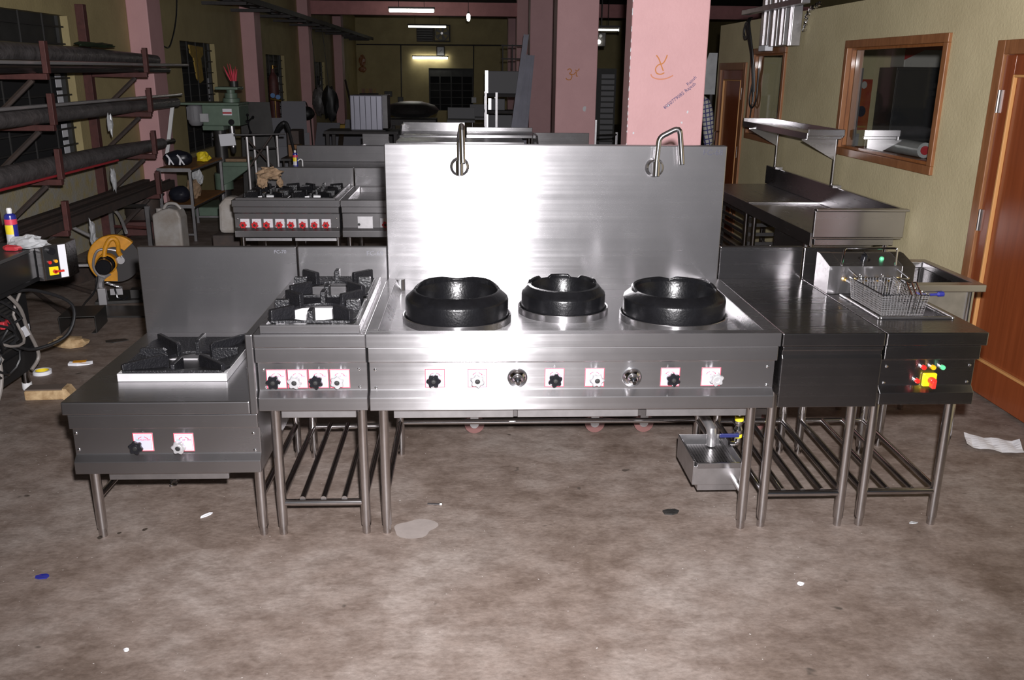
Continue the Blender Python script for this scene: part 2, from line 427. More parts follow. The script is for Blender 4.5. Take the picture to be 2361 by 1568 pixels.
def cabin_door(i, y0, y1, z1, handle_y, hinge_y, fw_=.075):
    o = struct('door_%d' % i, G().box(XP+.012, XP+.052, y0+fw_, y1-fw_, .012, z1-fw_), 'door_veneer')
    for (a, b) in ((y0, y0+fw_), (y1-fw_, y1)):
        struct('door_frame', G().box(XP-.02, XP+.11, a, b, 0, z1), 'wood_frame', o, .004)
    struct('door_frame', G().box(XP-.02, XP+.11, y0+fw_, y1-fw_, z1-fw_, z1), 'wood_frame', o, .004)
    st = .10; a, b = y0+fw_, y1-fw_
    # raised stiles, rails and the pale bead around the panel
    for (u0, u1, v0, v1) in ((a+.004, a+st, .014, z1-fw_-.004), (b-st, b-.004, .014, z1-fw_-.004), (a+st, b-st, z1-fw_-st-.004, z1-fw_-.004), (a+st, b-st, .014, .20)):
        struct('door_rail', G().box(XP-.004, XP+.012, u0, u1, v0, v1), 'door_veneer', o, .003)
    for (u0, u1, v0, v1) in ((a+st, a+st+.014, .20, z1-fw_-st-.004), (b-st-.014, b-st, .20, z1-fw_-st-.004), (a+st+.014, b-st-.014, z1-fw_-st-.018, z1-fw_-st-.004), (a+st+.014, b-st-.014, .20, .214)):
        struct('door_bead', G().box(XP-.010, XP+.012, u0, u1, v0, v1), 'door_edge', o, .003)
    for z in (z1-.32, z1*.50, .26):
        struct('hinge', G().box(XP-.012, XP-.003, hinge_y-.018, hinge_y+.018, z-.06, z+.06).cyl((XP-.014, hinge_y, z-.06), (XP-.014, hinge_y, z+.06), .007, 8), 'hinge', o)
    if handle_y is not None:
        struct('door_handle', G().tube([(XP-.005, handle_y, 1.10), (XP-.05, handle_y, 1.10), (XP-.055, handle_y, 1.09), (XP-.055, handle_y, .86), (XP-.05, handle_y, .85), (XP-.005, handle_y, .85)], .009, 8), 'chrome', o)
    return o
cabin_door(1, DY0, DY1, DZ, None, DY1-.082)
cabin_door(2, D2[0], D2[1], D2[3], D2[1]-.18, D2[0]+.085)

# cable tray along the left wall
mat('tray_dark', (0.05,0.045,0.045), rough=.7, noise=.3, nscale=10)
t = thing('cable_tray', 'long dark cable tray hung high along the left wall past the pink pillars', 'cable tray', (-2.35, 9, 2.66))
part('side_rail', G().box(-2.20, -2.17, 8.6, 27.9, 2.66, 2.74), 'tray_dark', t)
part('side_rail', G().box(-2.50, -2.47, 8.6, 27.9, 2.66, 2.74), 'tray_dark', t)
for i in range(24):
    y = 8.9+i*.8
    part('rung', G().box(-2.47, -2.20, y, y+.05, 2.66, 2.685), 'tray_dark', t)
    if i % 2 == 0: part('bracket', G().box(XL+.001, -2.17, y+.1, y+.14, 2.61, 2.655), 'tray_dark', t)
part('cable_bundle', G().tube([(-2.33, 8.7, 2.72), (-2.34, 14, 2.715), (-2.31, 20, 2.72), (-2.33, 27.8, 2.715)], .055, 8), 'cable_black', t)
# ================================================================ the cooking line in front
def lobe_knob(r=.0235, lobes=6, d=.018):
    g = G(); n = lobes*8; ring0 = []; prof = []
    for lev, (y, s) in enumerate(((0, .86), (-d*.25, 1.0), (-d*.8, 1.0), (-d, .86))):
        for j in range(n):
            t = 2*math.pi*j/n; rr = r*s*(1+.13*math.cos(lobes*t)); prof.append((rr*math.cos(t), y, rr*math.sin(t)))
    fs = []
    for l in range(3):
        for j in range(n): fs.append((l*n+j, l*n+(j+1) % n, (l+1)*n+(j+1) % n, (l+1)*n+j))
    fs.append(tuple(range(3*n, 4*n))); fs.append(tuple(range(n-1, -1, -1)))
    g.add(prof, fs[:-2], True); o = len(g.v)-len(prof)
    g.f += [tuple(o+i for i in fs[-2]), tuple(o+i for i in fs[-1])]; g.sm += [False, False]
    g.lathe([(.006, 0), (.006, .030)], (0,0,0), 10, 'y')
    g.lathe([(r*.62, -d), (r*.56, -d-.003), (r*.40, -d-.003), (r*.36, -d+.001)], (0,0,0), 20, 'y')
    return g
def knob_cap(r=.0095, d=.018): return G().lathe([(r, -d+.001), (r, -d-.002), (r*.75, -d-.0045), (0, -d-.0052)], (0,0,0), 16, 'y')
KN = {}
for c in ('black', 'silver', 'red'):
    KN[c] = lobe_knob().mesh('knob', 'knob_'+c)
KCAP = knob_cap().mesh('knob_cap', 'rubber_black')
SS = .036
ST_FACE = G().box(-SS, SS, -.001, 0, -SS, SS).mesh('sticker', 'sticker_white')
def frame_g(a, b, y):  # square ring between half sizes a (outer) and b
    return G().box(-a, a, y-.0004, y, b, a).box(-a, a, y-.0004, y, -a, -b).box(-a, -b, y-.0004, y, -b, b).box(b, a, y-.0004, y, -b, b)
ST_IN = G().box(-SS*.80, SS*.80, -.0014, -.001, -SS*.80, SS*.80).mesh('print_field', 'sticker_face')
ST_BORDER = frame_g(SS, SS*.93, -.001).mesh('print_border', 'sticker_red')
ST_LINE = frame_g(SS*.82, SS*.80, -.001).mesh('print_line', 'sticker_red')
def arc_print():
    g = G()
    for a0, a1 in ((R(38), R(78)), (R(102), R(142))):
        g.lathe([(SS*.58, -.0016), (SS*.64, -.0016)], (0,0,-SS*.02), 8, 'y', -a1, -a0)
    for sx in (-1, 1):
        g.add([(sx*SS*.43, -.0016, SS*.42), (sx*SS*.52, -.0016, SS*.30), (sx*SS*.36, -.0016, SS*.36)], [(0,1,2)])
    return g
ST_ARC = arc_print().mesh('print_arc', 'sticker_red')
def sticker(parent, x, y, z, kind='pilot', sheared=False):
    s = part('sticker', ST_FACE, None, parent, loc=(x, y, z))
    for nm, me in (('print_field', ST_IN), ('print_border', ST_BORDER), ('print_line', ST_LINE), ('print_arc', ST_ARC)):
        o = bpy.data.objects.new(nm, me); COL.objects.link(o); o.parent = s
    for (tx, dx, m) in (('ON', -.55, 'sticker_green'), ('PILOT' if kind == 'pilot' else 'HP', 0, 'sticker_red'), ('OFF', .55, 'sticker_red')):
        o = bpy.data.objects.new('lettering', text_mesh(tx, .0085, m)); COL.objects.link(o); o.parent = s
        o.location = (dx*SS, -.0018, SS*.24); o.rotation_euler = (R(90), 0, 0)
    return s
def knob(parent, x, y, z, col, rot=0.0, cap=True):
    k = part('knob', KN[col], None, parent, loc=(x, y, z), label={'black':'glossy black six-lobed knob', 'silver':'silver six-lobed knob with black cap', 'red':'red lobed knob'}[col])
    k.rotation_euler = (0, rot, 0)
    if cap:
        c = bpy.data.objects.new('knob_cap', KCAP); COL.objects.link(c); c.parent = k
    return k
SCREW = G().lathe([(.0055, 0), (.0052, -.002), (.003, -.0035), (0, -.004)], (0,0,0), 10, 'y').mesh('screw', 'chrome')
def screws(parent, pts, y):
    for (x, z) in pts: part('screw', SCREW, None, parent, loc=(x, y, z))
_leg = {}
def leg(parent, x, y, top, r=.019):
    k = (round(top, 3), r)
    if k not in _leg:
        _leg[k] = (G().lathe([(r, .038), (r, top)], (0,0,0), 18).lathe([(r, .038), (r*.8, .036)], (0,0,0), 18).mesh('leg', 'steel_tube'),
                   G().lathe([(0, 0), (r*.80, 0), (r*.84, .004), (r*.84, .040)], (0,0,0), 18).mesh('foot', 'steel_tube'))
    l = part('leg', _leg[k][0], None, parent, loc=(x, y, 0))
    f = bpy.data.objects.new('foot', _leg[k][1]); COL.objects.link(f); f.parent = l
    return l
def bar(parent, p0, p1, r=.0125, name='shelf_rail', m='steel_tube'):
    return part(name, G().cyl(p0, p1, r, 12), m, parent)
def front_profile(ztop, zbot, d=0.0):
    """cabinet body in (y,z): upper band, recessed control panel, lower band"""
    a = ztop-.052; h = a-zbot
    return [(.006, a), (.006, a-h*.225), (.030, a-h*.262), (.030, a-h*.70), (.005, a-h*.795), (.005, zbot), (.885, zbot), (.885, a)]

FY, BY = .110, .835   # front and back leg rows

def open_top(parent, x0, x1, y0, y1, zt, lip, hole, name='top'):
    """flat top plate with a rectangular hole (hx0,hx1,hy0,hy1), folded lip of height lip"""
    hx0, hx1, hy0, hy1 = hole
    g = G()
    O = [(x0, y0), (x1, y0), (x1, y1), (x0, y1)]; I = [(hx0, hy0), (hx1, hy0), (hx1, hy1), (hx0, hy1)]
    vs = [(x, y, zt) for x, y in O]+[(x, y, zt) for x, y in I]+[(x, y, zt-lip) for x, y in O]+[(x, y, zt-lip) for x, y in I]
    fs = []
    for i in range(4):
        j = (i+1) % 4
        fs += [(i, j, 4+j, 4+i), (i, 8+i, 8+j, j), (4+i, 4+j, 12+j, 12+i), (8+i, 12+i, 12+j, 8+j)]
    return part(name, g.add(vs, fs), 'steel', parent, bevel=.005, seg=3)

# ---------------------------------------------------------------- low stock pot range
X0, X1, X2, X3, X4, X5 = -.452, .249, .6505, 2.158, 2.5505, 2.935
DP = .911
low = thing('stock_pot_range', 'low steel stock-pot range with one square burner, leftmost of the row', 'range', (-.1, .45, 0))
part('body', G().prism(front_profile(.598, .313), 'x', X0+.016, X1-.006), 'steel', low, bevel=.0025)
open_top(low, X0, X1-.028, 0, DP-.02, .598, .050, (-.31, .07, .255, .655))
part('side_upstand', G().prism([(0, .548), (0, .850), (DP-.02, .850), (DP-.02, .548)], 'x', X1-.027, X1), 'steel', low, bevel=.004)
part('backsplash', G().box(X0, X1-.003, DP-.02, DP+.012, .56, .994), 'steel', low, bevel=.004, label='plain upright steel backsplash')
part('burner_well', G().box(-.31, .07, .255, .655, .50, .505).box(-.312, -.310, .255, .655, .505, .55).box(.07, .072, .255, .655, .505, .55).box(-.31, .07, .655, .657, .505, .55), 'steel_inner', low)
part('burner_head', G().lathe([(.03, .505), (.07, .515), (.07, .545), (.055, .552), (.03, .552), (.03, .505)], (-.12, .455, 0), 24), 'steel_plain', low)
part('drip_tray', G().box(-.33, .10, .075, .80, .266, .302).box(-.34, .105, .062, .075, .262, .312), 'steel_plain', low, bevel=.002)
for x in (X0+.040, X1-.040):
    leg(low, x, FY, .314); leg(low, x, BY, .314)
    bar(low, (x, FY, .165), (x, BY, .165))
bar(low, (X0+.04, BY, .165), (X1-.04, BY, .165))
sticker(low, -.185, .030, .430, 'pilot'); sticker(low, -.037, .030, .428, 'hp')
knob(low, -.200, .000, .424, 'black', .3); knob(low, -.046, .000, .423, 'silver', .1)
screws(low, [(-.425, .466), (-.422, .401), (.218, .461), (.220, .394)], .030)
lettering('FC-70', .022, 'ink_faint', low, (.175, DP-.0215, .972))

def grate(name, label, cx, cy, hx, hy, z, fin_h, fin_t, rin, rout_c, rout_m, drop=.012, fin_in=.72, boxy=False):
    """square cast iron burner plate with a round hole and eight upright fins"""
    t = thing(name, label, 'burner grate', (cx, cy, z), 'cast-iron burner grates')
    n = 32; vs = []; th = .010
    for zz in (z, z+th):
        for j in range(n):
            a = 2*math.pi*j/n+math.pi/n; c, s = math.cos(a), math.sin(a); k = min(hx/abs(c) if abs(c) > 1e-6 else 9, hy/abs(s) if abs(s) > 1e-6 else 9)
            vs.append((cx+k*c, cy+k*s, zz-(0 if zz == z else 0)))
        for j in range(n):
            a = 2*math.pi*j/n+math.pi/n; vs.append((cx+rin*math.cos(a), cy+rin*math.sin(a)*hy/hx, zz-drop))
    fs = []
    for j in range(n):
        k = (j+1) % n
        fs += [(j, n+j, n+k, k), (2*n+j, 2*n+k, 3*n+k, 3*n+j), (j, k, 2*n+k, 2*n+j), (n+j, 3*n+j, 3*n+k, n+k)]
    part('plate', G().add(vs, fs), 'iron_black', t, bevel=.0015)
    for j in range(8):
        a = j*math.pi/4
        r1 = rout_m if j % 2 == 0 else rout_c; r0 = rin*fin_in
        M = Matrix.Translation((cx, cy, z+th)) @ Matrix.Scale(hy/hx, 4, (0,1,0)) @ Matrix.Rotation(a, 4, 'Z')
        f = G().prism([(r0, fin_h*.93), (r0+.004, fin_h), (r1-.004, fin_h), (r1, fin_h*.93), (r1, -.004), (rin, -drop-.004), (r0, -drop-.004)] if boxy else [(r0, fin_h*.55), (r0+.012, fin_h*.92), (r1-.01, fin_h), (r1, fin_h*.86), (r1, -.004), (rin, -drop-.004), (r0, -drop-.010)], 'y', -fin_t/2, fin_t/2, M)
        part('fin', f, 'iron_black', t, bevel=.0022)
    return t
part('grate_frame', G().box(-.33, .085, .22, .235, .599, .631).box(-.33, .085, .665, .680, .599, .631).box(-.33, -.315, .235, .665, .599, .631).box(.07, .085, .235, .665, .599, .631), 'steel_inner', low, bevel=.002)  # paler well steel on this frame: flash glare put into the colour
grate('burner_grate', 'large square black grate on the low stock-pot range', -.1225, .45, .2060, .2280, .632, .022, .015, .108, .272, .196, .030, .84)

# ---------------------------------------------------------------- two burner range
tb = thing('two_burner_range', 'narrow steel two-burner range with four knobs, left of the wok range', 'range', (.45, .45, 0))
part('body', G().prism(front_profile(.850, .558), 'x', X1+.004, X2-.003), 'steel', tb, bevel=.0025)
open_top(tb, X1+.002, X2-.001, 0, DP-.02, .850, .050, (X1+.055, X2-.05, .06, .745))
part('backsplash', G().box(X1+.003, X2-.001, DP-.02, DP+.012, .84, .994), 'steel', tb, bevel=.004)
part('burner_well', G().box(X1+.055, X2-.05, .06, .745, .795, .80).box(X1+.053, X1+.055, .06, .745, .75, .80).box(X2-.05, X2-.048, .06, .745, .75, .80).box(X1+.055, X2-.05, .745, .747, .75, .80).box(X1+.055, X2-.05, .39, .41, .75, .845), 'steel_inner', tb)
for cy in (.205, .560):
    part('burner_head', G().lathe([(.02, .80), (.05, .803), (.05, .83), (.035, .838), (.02, .838), (.02, .80)], (.449, cy, 0), 20), 'steel_plain', tb)
part('gas_jet', G().cyl((.52, .095, .822), (.52, .145, .822), .013, 12), 'brass', tb, label='brass gas jet below the front grate')
part('gas_jet', G().cyl((.462, .10, .822), (.475, .15, .822), .012, 12), 'brass', tb)
gz = .851
part('grate_frame', G().box(X1+.025, X2-.022, .012, .03, gz, gz+.03).box(X1+.025, X2-.022, .77, .785, gz, gz+.03).box(X1+.025, X1+.043, .03, .77, gz, gz+.03).box(X2-.04, X2-.022, .03, .77, gz, gz+.03).box(X1+.043, X2-.04, .382, .402, gz, gz+.028), 'steel', tb, bevel=.002)
for cy, nm in ((.208, 'front'), (.585, 'rear')):
    grate('burner_grate', {'front':'front square black grate on the narrow two-burner range', 'rear':'rear square black grate on the narrow two-burner range, nearest its backsplash'}[nm],
          .4505, cy, .1600, .1720, gz+.031, .036, .019, .118, .205, .158, .012, .90, True)
part('drip_tray', G().box(X1+.075, X2-.06, .075, .80, .512, .552).box(X1+.07, X2-.055, .062, .075, .508, .557), 'steel_plain', tb, bevel=.002)
for x in (X1+.037, X2-.040):
    leg(tb, x, FY, .560); leg(tb, x, BY, .560)
    bar(tb, (x, FY, .150), (x, BY, .150))
bar(tb, (X1+.037, FY, .135), (X2-.04, FY, .135), .0135); bar(tb, (X1+.037, BY, .155), (X2-.04, BY, .155), .0135)
for i in range(3):
    x = X1+.037+(X2-X1-.077)*(i+1)/4; bar(tb, (x, FY, .150), (x, BY, .165), .011)
for i, x in enumerate((.318, .394, .470, .547)):
    sticker(tb, x, .030, .674, 'pilot' if i % 2 == 0 else 'hp')
    knob(tb, x-.004, .000, .674, 'black' if i % 2 == 0 else 'silver', .2*i)
screws(tb, [(.273, .709), (.276, .641), (.617, .710), (.618, .642)], .030)
lettering('FC-69', .030, 'ink_faint', tb, (.595, DP-.0215, .965))

# ---------------------------------------------------------------- three burner wok range
wk = thing('wok_range', 'wide steel wok range with tall backsplash and three ring burners, centre of the row', 'range', (1.4, .45, 0))
part('body', G().prism(front_profile(.850, .556), 'x', X2+.004, X3-.004), 'steel', wk, bevel=.0025)
open_top(wk, X2, X3, 0, DP-.02, .850, .050, (X2+.038, X3-.055, .045, DP-.021))
TZ = .790
g = G()  # sunken cooking deck with sloped walls
hx0, hx1, hy0, hy1 = X2+.039, X3-.056, .046, DP-.022
g.add([(hx0, hy0, .848), (hx1, hy0, .848), (hx1, hy1, .848), (hx0, hy1, .848), (hx0+.028, hy0+.012, TZ), (hx1-.032, hy0+.012, TZ), (hx1-.032, hy1, TZ), (hx0+.028, hy1, TZ)],
      [(0,1,5,4), (1,2,6,5), (2,3,7,6), (3,0,4,7), (4,5,6,7)])
part('sunken_deck', g, 'steel', wk, bevel=.006, seg=3)
part('backsplash', G().box(X2, X3, DP-.02, DP+.03, .70, 1.447), 'steel', wk, bevel=.004, label='tall brushed steel backsplash with a bright flash streak')
part('corner_fillet', G().lathe([(0, .79), (.022, .79), (.022, .85), (0, .85)], (X2+.055, DP-.024, 0), 12, 'z', R(180), R(360)), 'steel', wk)
part('corner_fillet', G().lathe([(0, .79), (.022, .79), (.022, .85), (0, .85)], (X3-.075, DP-.024, 0), 12, 'z', R(180), R(360)), 'steel', wk)
# perforated drain gutter at the back of the deck
part('drain_gutter', G().box(1.06, 1.79, .742, .852, TZ-.001, TZ+.003), 'steel', wk)
slot = G().box(-.004, .004, -.030, .030, 0, .001).mesh('drain_slot', 'black_void')
for i in range(36):
    part('drain_slot', slot, None, wk, loc=(1.075+i*.02, .797, TZ+.0032))
RINGS = [('L', .970, .385, .205, .157, .897, .926, .217), ('M', 1.408, .508, .173, .130, .889, .919, .187), ('R', 1.846, .392, .205, .157, .897, .926, .217)]
lab = {'L':'large black wok ring on the wide range, nearest the two-burner range', 'M':'smaller black wok ring set back in the middle of the wide range', 'R':'large scratched black wok ring on the wide range, next to the plain work table'}
for nm, cx, cy, r, ri, zs, zt, rc in RINGS:
    part('collar', G().lathe([(rc-.004, TZ+.001), (rc, TZ+.001), (rc, TZ+.034), (rc-.002, TZ+.036), (rc-.006, TZ+.034), (rc-.006, TZ+.002)], (cx, cy, 0), 48), 'steel', wk, label='polished steel collar around a wok ring')
    t = thing('wok_ring', lab[nm], 'wok ring', (cx, cy, TZ), 'wok rings')
    part('ring_body', G().lathe([(r-.006, TZ+.003), (r, TZ+.006), (r, zs-.012), (r-.003, zs-.003), (r-.012, zs+.005), (ri+.016, zt-.006), (ri+.006, zt-.003), (ri, zt-.012), (ri-.006, zs-.03), (ri-.02, TZ+.02), (ri-.02, TZ+.003)], (cx, cy, 0), 56, close=True), 'iron_ring', t)
    def lug(a0, a1, hfun, n=22):
        vs = []; k = 5
        for q in range(n+1):
            u = q/n; a = R(a0+(a1-a0)*u); hh = hfun(u)
            for (rr, zz) in ((ri+.002, zt-.010), (ri+.020, zt-.012), (ri+.016, zt-.004+hh*.8), (ri+.009, zt-.003+hh), (ri+.002, zt-.005+hh*.8)):
                vs.append((cx+rr*math.cos(a), cy+rr*math.sin(a), zz))
        fs = [(q*k+t_, (q+1)*k+t_, (q+1)*k+(t_+1) % k, q*k+(t_+1) % k) for q in range(n) for t_ in range(k)]+[tuple(range(k)), tuple(n*k+t_ for t_ in range(k-1, -1, -1))]
        part('pan_lug', G().add(vs, fs), 'iron_ring', t, bevel=.0015)
    if nm == 'L': lug(8, 172, lambda u: .018*min(1, 5*u, 5*(1-u))*(1-.62*math.exp(-((u-.5)/.09)**2)))
    elif nm == 'M':
        for a0, a1 in ((14, 58), (72, 112), (128, 170)): lug(a0, a1, lambda u: .012*min(1, 9*u, 9*(1-u)))
    else:
        lug(2, 86, lambda u: .014*min(1, 6*u, 9*(1-u))); lug(86, 196, lambda u: .013*min(1, 6*u+.3, 5*(1-u)))
    part('burner_cup', G().lathe([(0, TZ-.03+.036), (ri*.55, TZ+.008), (ri-.03, TZ+.02)], (cx, cy, 0), 32), 'iron_black', t)
# swivel taps on the backsplash
def tap(x, lab_, spout):
    z = 1.352; y = DP-.021
    f = part('tap', G().lathe([(0, -.018), (.030, -.018), (.040, -.008), (.0425, 0), (0, 0)], (x, y, z), 32, 'y'), 'tap_metal', wk, label=lab_)
    part('tap_body', G().cyl((x, y-.040, z-.032), (x, y-.040, z+.03), .0165, 18).cyl((x, y-.010, z), (x, y-.040, z), .012, 14), 'tap_metal', f)
    part('spout', G().tube([(x, y-.040, z+.028)]+spout, .0115, 14), 'tap_metal', f)
    return f
def rnd(a, b, c, k=.022):  # rounded corner points
    a, b, c = Vector(a), Vector(b), Vector(c); p = b+(a-b).normalized()*k; q = b+(c-b).normalized()*k
    return [p*(1-t)**2+b*2*t*(1-t)+q*t*t for t in (0, .25, .5, .75, 1)]
xr = 1.838; y0 = DP-.061
A, B, C, D = (xr, y0, 1.375), (xr+.006, y0, 1.485), (xr+.092, y0-.004, 1.530), (xr+.112, y0-.004, 1.372)
tap(xr, 'chrome swivel tap with bent spout turned sideways', rnd(A, B, C)+rnd(B, C, D, .03)+[D])
xl = .978
A, B, C, D = (xl, y0, 1.375), (xl, y0, 1.480), (xl+.012, y0-.105, 1.545), (xl+.016, y0-.130, 1.385)
tap(xl, 'chrome swivel tap with bent spout turned towards the front', rnd(A, B, C)+rnd(B, C, D, .03)+[D])
for i, (x, c) in enumerate(((.893, 'black'), (1.049, 'silver'), (1.333, 'black'), (1.482, 'silver'), (1.764, 'black'), (1.917, 'silver'))):
    sticker(wk, x, .030, .6735, 'pilot' if c == 'black' else 'hp')
    knob(wk, x+(.000 if i < 3 else .004 if i < 5 else .012)-.003*(i == 0), .000, .676, c, .35*i, cap=(i != 5))
for x in (1.196, 1.621):
    k = part('regulator_knob', G().lathe([(0, -.006), (.036, -.006), (.037, 0), (0, 0)], (0, 0, 0), 32, 'y').lathe([(.036, -.006), (.034, -.012), (.026, -.020), (.022, -.023)], (0, 0, 0), 32, 'y').lathe([(.022, -.023), (.020, -.034), (.013, -.042), (0, -.044)], (0,0,0), 28, 'y'), 'chrome', wk, loc=(x, .030, .6735), label='domed chrome regulator knob')
    c = bpy.data.objects.new('spindle', G().cyl((0, -.042, -.004), (0, -.058, -.004), .007, 12).mesh('spindle', 'chrome')); COL.objects.link(c); c.parent = k
screws(wk, [(.676, .708), (.677, .638), (2.128, .711), (2.132, .640)], .030)
lettering('FC-68', .036, 'ink_dark', wk, (2.095, DP-.0215, 1.418))
for x0_, x1_ in ((.735, 1.185), (1.200, 1.660), (1.690, 2.075)):
    part('drip_tray', G().box(x0_+.01, x1_-.01, .08, .78, .508, .552).box(x0_, x1_, .066, .080, .502, .555), 'steel_plain', wk, bevel=.002)
for x in (X2+.041, X3-.050):
    leg(wk, x, FY, .558); leg(wk, x, BY+.02, .558)
    bar(wk, (x, FY, .150), (x, BY+.02, .165), .0125)
bar(wk, (X2+.041, BY+.02, .165), (X3-.05, BY+.02, .165), .0125)
# scrap strainer hung on the right front leg
mat_perf = bpy.data.materials.new('perforated'); mat_perf.use_nodes = True; nt = mat_perf.node_tree; bb = nt.nodes['Principled BSDF']
bb.inputs['Metallic'].default_value = 1; bb.inputs['Roughness'].default_value = .33
tc = nt.nodes.new('ShaderNodeTexCoord'); vm = nt.nodes.new('ShaderNodeVectorMath'); vm.operation = 'MULTIPLY'; vm.inputs[1].default_value = (82, 82, 0)
nt.links.new(tc.outputs['Object'], vm.inputs[0]); vf = nt.nodes.new('ShaderNodeVectorMath'); vf.operation = 'FRACTION'; nt.links.new(vm.outputs[0], vf.inputs[0])
vd = nt.nodes.new('ShaderNodeVectorMath'); vd.operation = 'DISTANCE'; vd.inputs[1].default_value = (.5, .5, 0); nt.links.new(vf.outputs[0], vd.inputs[0])
cr = nt.nodes.new('ShaderNodeValToRGB'); cr.color_ramp.elements[0].position = .22; cr.color_ramp.elements[0].color = (.012,.012,.012,1); cr.color_ramp.elements[1].position = .27; cr.color_ramp.elements[1].color = (.42,.41,.41,1)
nt.links.new(vd.outputs['Value'], cr.inputs['Fac']); nt.links.new(cr.outputs['Color'], bb.inputs['Base Color']); MATS['perforated'] = mat_perf
sx0, sx1, sy0, sy1 = 1.937, 2.140, .25, .535
st = part('strainer_box', G().box(sx0, sx0+.004, sy0, sy1, .122, .228).box(sx1-.004, sx1, sy0, sy1, .122, .228).box(sx0+.004, sx1-.004, sy1-.004, sy1, .122, .228).box(sx0+.004, sx1-.004, sy0, sy0+.004, .122, .205).box(sx0+.004, sx1-.004, sy0+.004, sy1-.004, .122, .126), 'steel_plain', wk, bevel=.0012, label='steel scrap strainer box with perforated tray under the wok range')
part('perforated_tray', G().box(sx0+.012, sx1-.02, sy0+.006, sy1-.045, .196, .199), 'perforated', st)
part('tray_edge', G().box(sx0+.016, sx1-.003, sy0-.008, sy0+.006, .199, .222).box(sx0+.014, sx0+.020, sy0, sy1-.02, .199, .212).box(sx1-.024, sx1-.018, sy0, sy1-.02, .199, .212), 'steel', st, bevel=.001)
part('support_bracket', G().box(sx0+.026, sx1-.01, sy0+.01, sy1-.05, .092, .121), 'steel_plain', wk, bevel=.001)
part('drain_pipe', G().tube([(2.050, .86, .50), (2.052, .835, .36), (2.055, .80, .305), (2.062, .53, .285)]+[Vector((2.064, .49, .282)), Vector((2.066, .474, .272)), Vector((2.067, .468, .255)), Vector((2.067, .468, .205))], .022, 14), 'tap_steel', wk)
vx, vy = 2.160, .40
vb = part('gas_valve', G().cyl((vx, vy, .53), (vx, vy, .36), .009, 12).lathe([(.015, .285), (.018, .29), (.018, .31), (.013, .32), (.013, .328), (.017, .334), (.017, .352)], (vx, vy, 0), 14).tube(smooth_path([(vx, vy, .285), (vx, vy, .255), (vx-.010, vy, .242), (vx-.035, vy, .242)]), .014, 12).cyl((vx-.012, vy-.03, .300), (vx-.012, vy, .300), .010, 10), 'chrome', wk, label='ball valve with blue lever and yellow tape')
part('tape_band', G().lathe([(.0178, .346), (.0190, .348), (.0190, .364), (.0178, .366)], (vx, vy, 0), 14), 'yellow_tape', vb)
part('tape_band', G().lathe([(.0160, .270), (.0175, .272), (.0175, .284), (.0160, .286)], (vx, vy, 0), 14), 'yellow_tape', vb)
part('lever', G().box(vx-.090, vx-.005, vy-.040, vy-.031, .284, .302), 'blue_grip', vb, bevel=.004)

# ---------------------------------------------------------------- plain work table
wt = thing('work_table', 'plain steel spreader table between the wok range and the fryer', 'table', (2.35, .45, 0))
part('top', G().box(X3+.006, X4-.003, 0, DP-.02, .798, .848), 'steel_dark', wt, bevel=.004)
part('body', G().prism([(.002, .797), (.002, .783), (.010, .781), (.010, .764), (.002, .752), (.002, .560), (.02, .560), (.02, .60), (.86, .60), (.86, .797)], 'x', X3+.012, X4-.006), 'steel_dark', wt, bevel=.002)
part('backsplash', G().box(X3+.004, X4-.003, DP-.02, DP+.012, .80, .997), 'steel_dark', wt, bevel=.004)
for x in (X3+.036, X4-.040):
    leg(wt, x, FY+.012, .60); leg(wt, x, BY, .60)
    bar(wt, (x, FY+.012, .150), (x, BY, .165))
bar(wt, (X3+.036, FY+.012, .145), (X4-.04, FY+.012, .145), .0135); bar(wt, (X3+.036, BY, .165), (X4-.04, BY, .165), .0135)
for i in range(3):
    x = X3+.036+(X4-X3-.076)*(i+1)/4; bar(wt, (x, FY+.012, .155), (x, BY, .170), .011)

# ---------------------------------------------------------------- fryer
fr = thing('fryer_table', 'steel fryer table with indicator lamps and yellow rotary switch, rightmost of the row', 'fryer', (2.74, .45, 0))
part('body', G().prism(front_profile(.849, .566), 'x', X4+.004, X5-.018), 'steel_dark', fr, bevel=.0025)
px0, px1, py0, py1 = 2.607, 2.889, .195, .560
open_top(fr, X4+.001, X5, 0, DP-.02, .849, .050, (px0, px1, py0, py1)).data.materials[0] = MATS['steel_dark']
part('backsplash', G().box(X4+.002, X5-.015, DP-.02, DP+.012, .80, .992), 'steel_dark', fr, bevel=.004)
pr = part('oil_tank', G().box(px0, px1, py0, py1, .70, .705).box(px0-.003, px0, py0, py1, .705, .80).box(px1, px1+.003, py0, py1, .705, .80).box(px0, px1, py1, py1+.003, .705, .80).box(px0, px1, py0-.003, py0, .705, .80), 'steel_plain', fr)
part('tank_rim', G().box(px0-.012, px0, py0-.012, py1, .8495, .860).box(px1, px1+.012, py0-.012, py1, .8495, .860).box(px0, px1, py0-.012, py0, .8495, .860), 'steel', fr, bevel=.004)
bx0, bx1 = 2.553, 2.925
ch = part('control_head', G().prism([(.592, .8505), (.592, .972), (.712, 1.004), (.74, 1.004), (.74, .8505)], 'x', bx0, bx1), 'steel', fr, bevel=.002, label='steel control head of the fryer')  # lighter steel than the fryer body: the floor's reflection put into its colour
part('side_cover', G().prism([(.5905, .851), (.5905, .9725), (.7125, 1.0055), (.7415, 1.0055), (.7415, .851)], 'x', bx0-.001, bx0+.055), 'steel', ch, bevel=.001)
part('side_cover', G().prism([(.5905, .851), (.5905, .9725), (.7125, 1.0055), (.7415, 1.0055), (.7415, .851)], 'x', bx1-.055, bx1+.001), 'steel_dark', ch, bevel=.001)
hz = lambda y: .972+(y-.592)/.12*.032
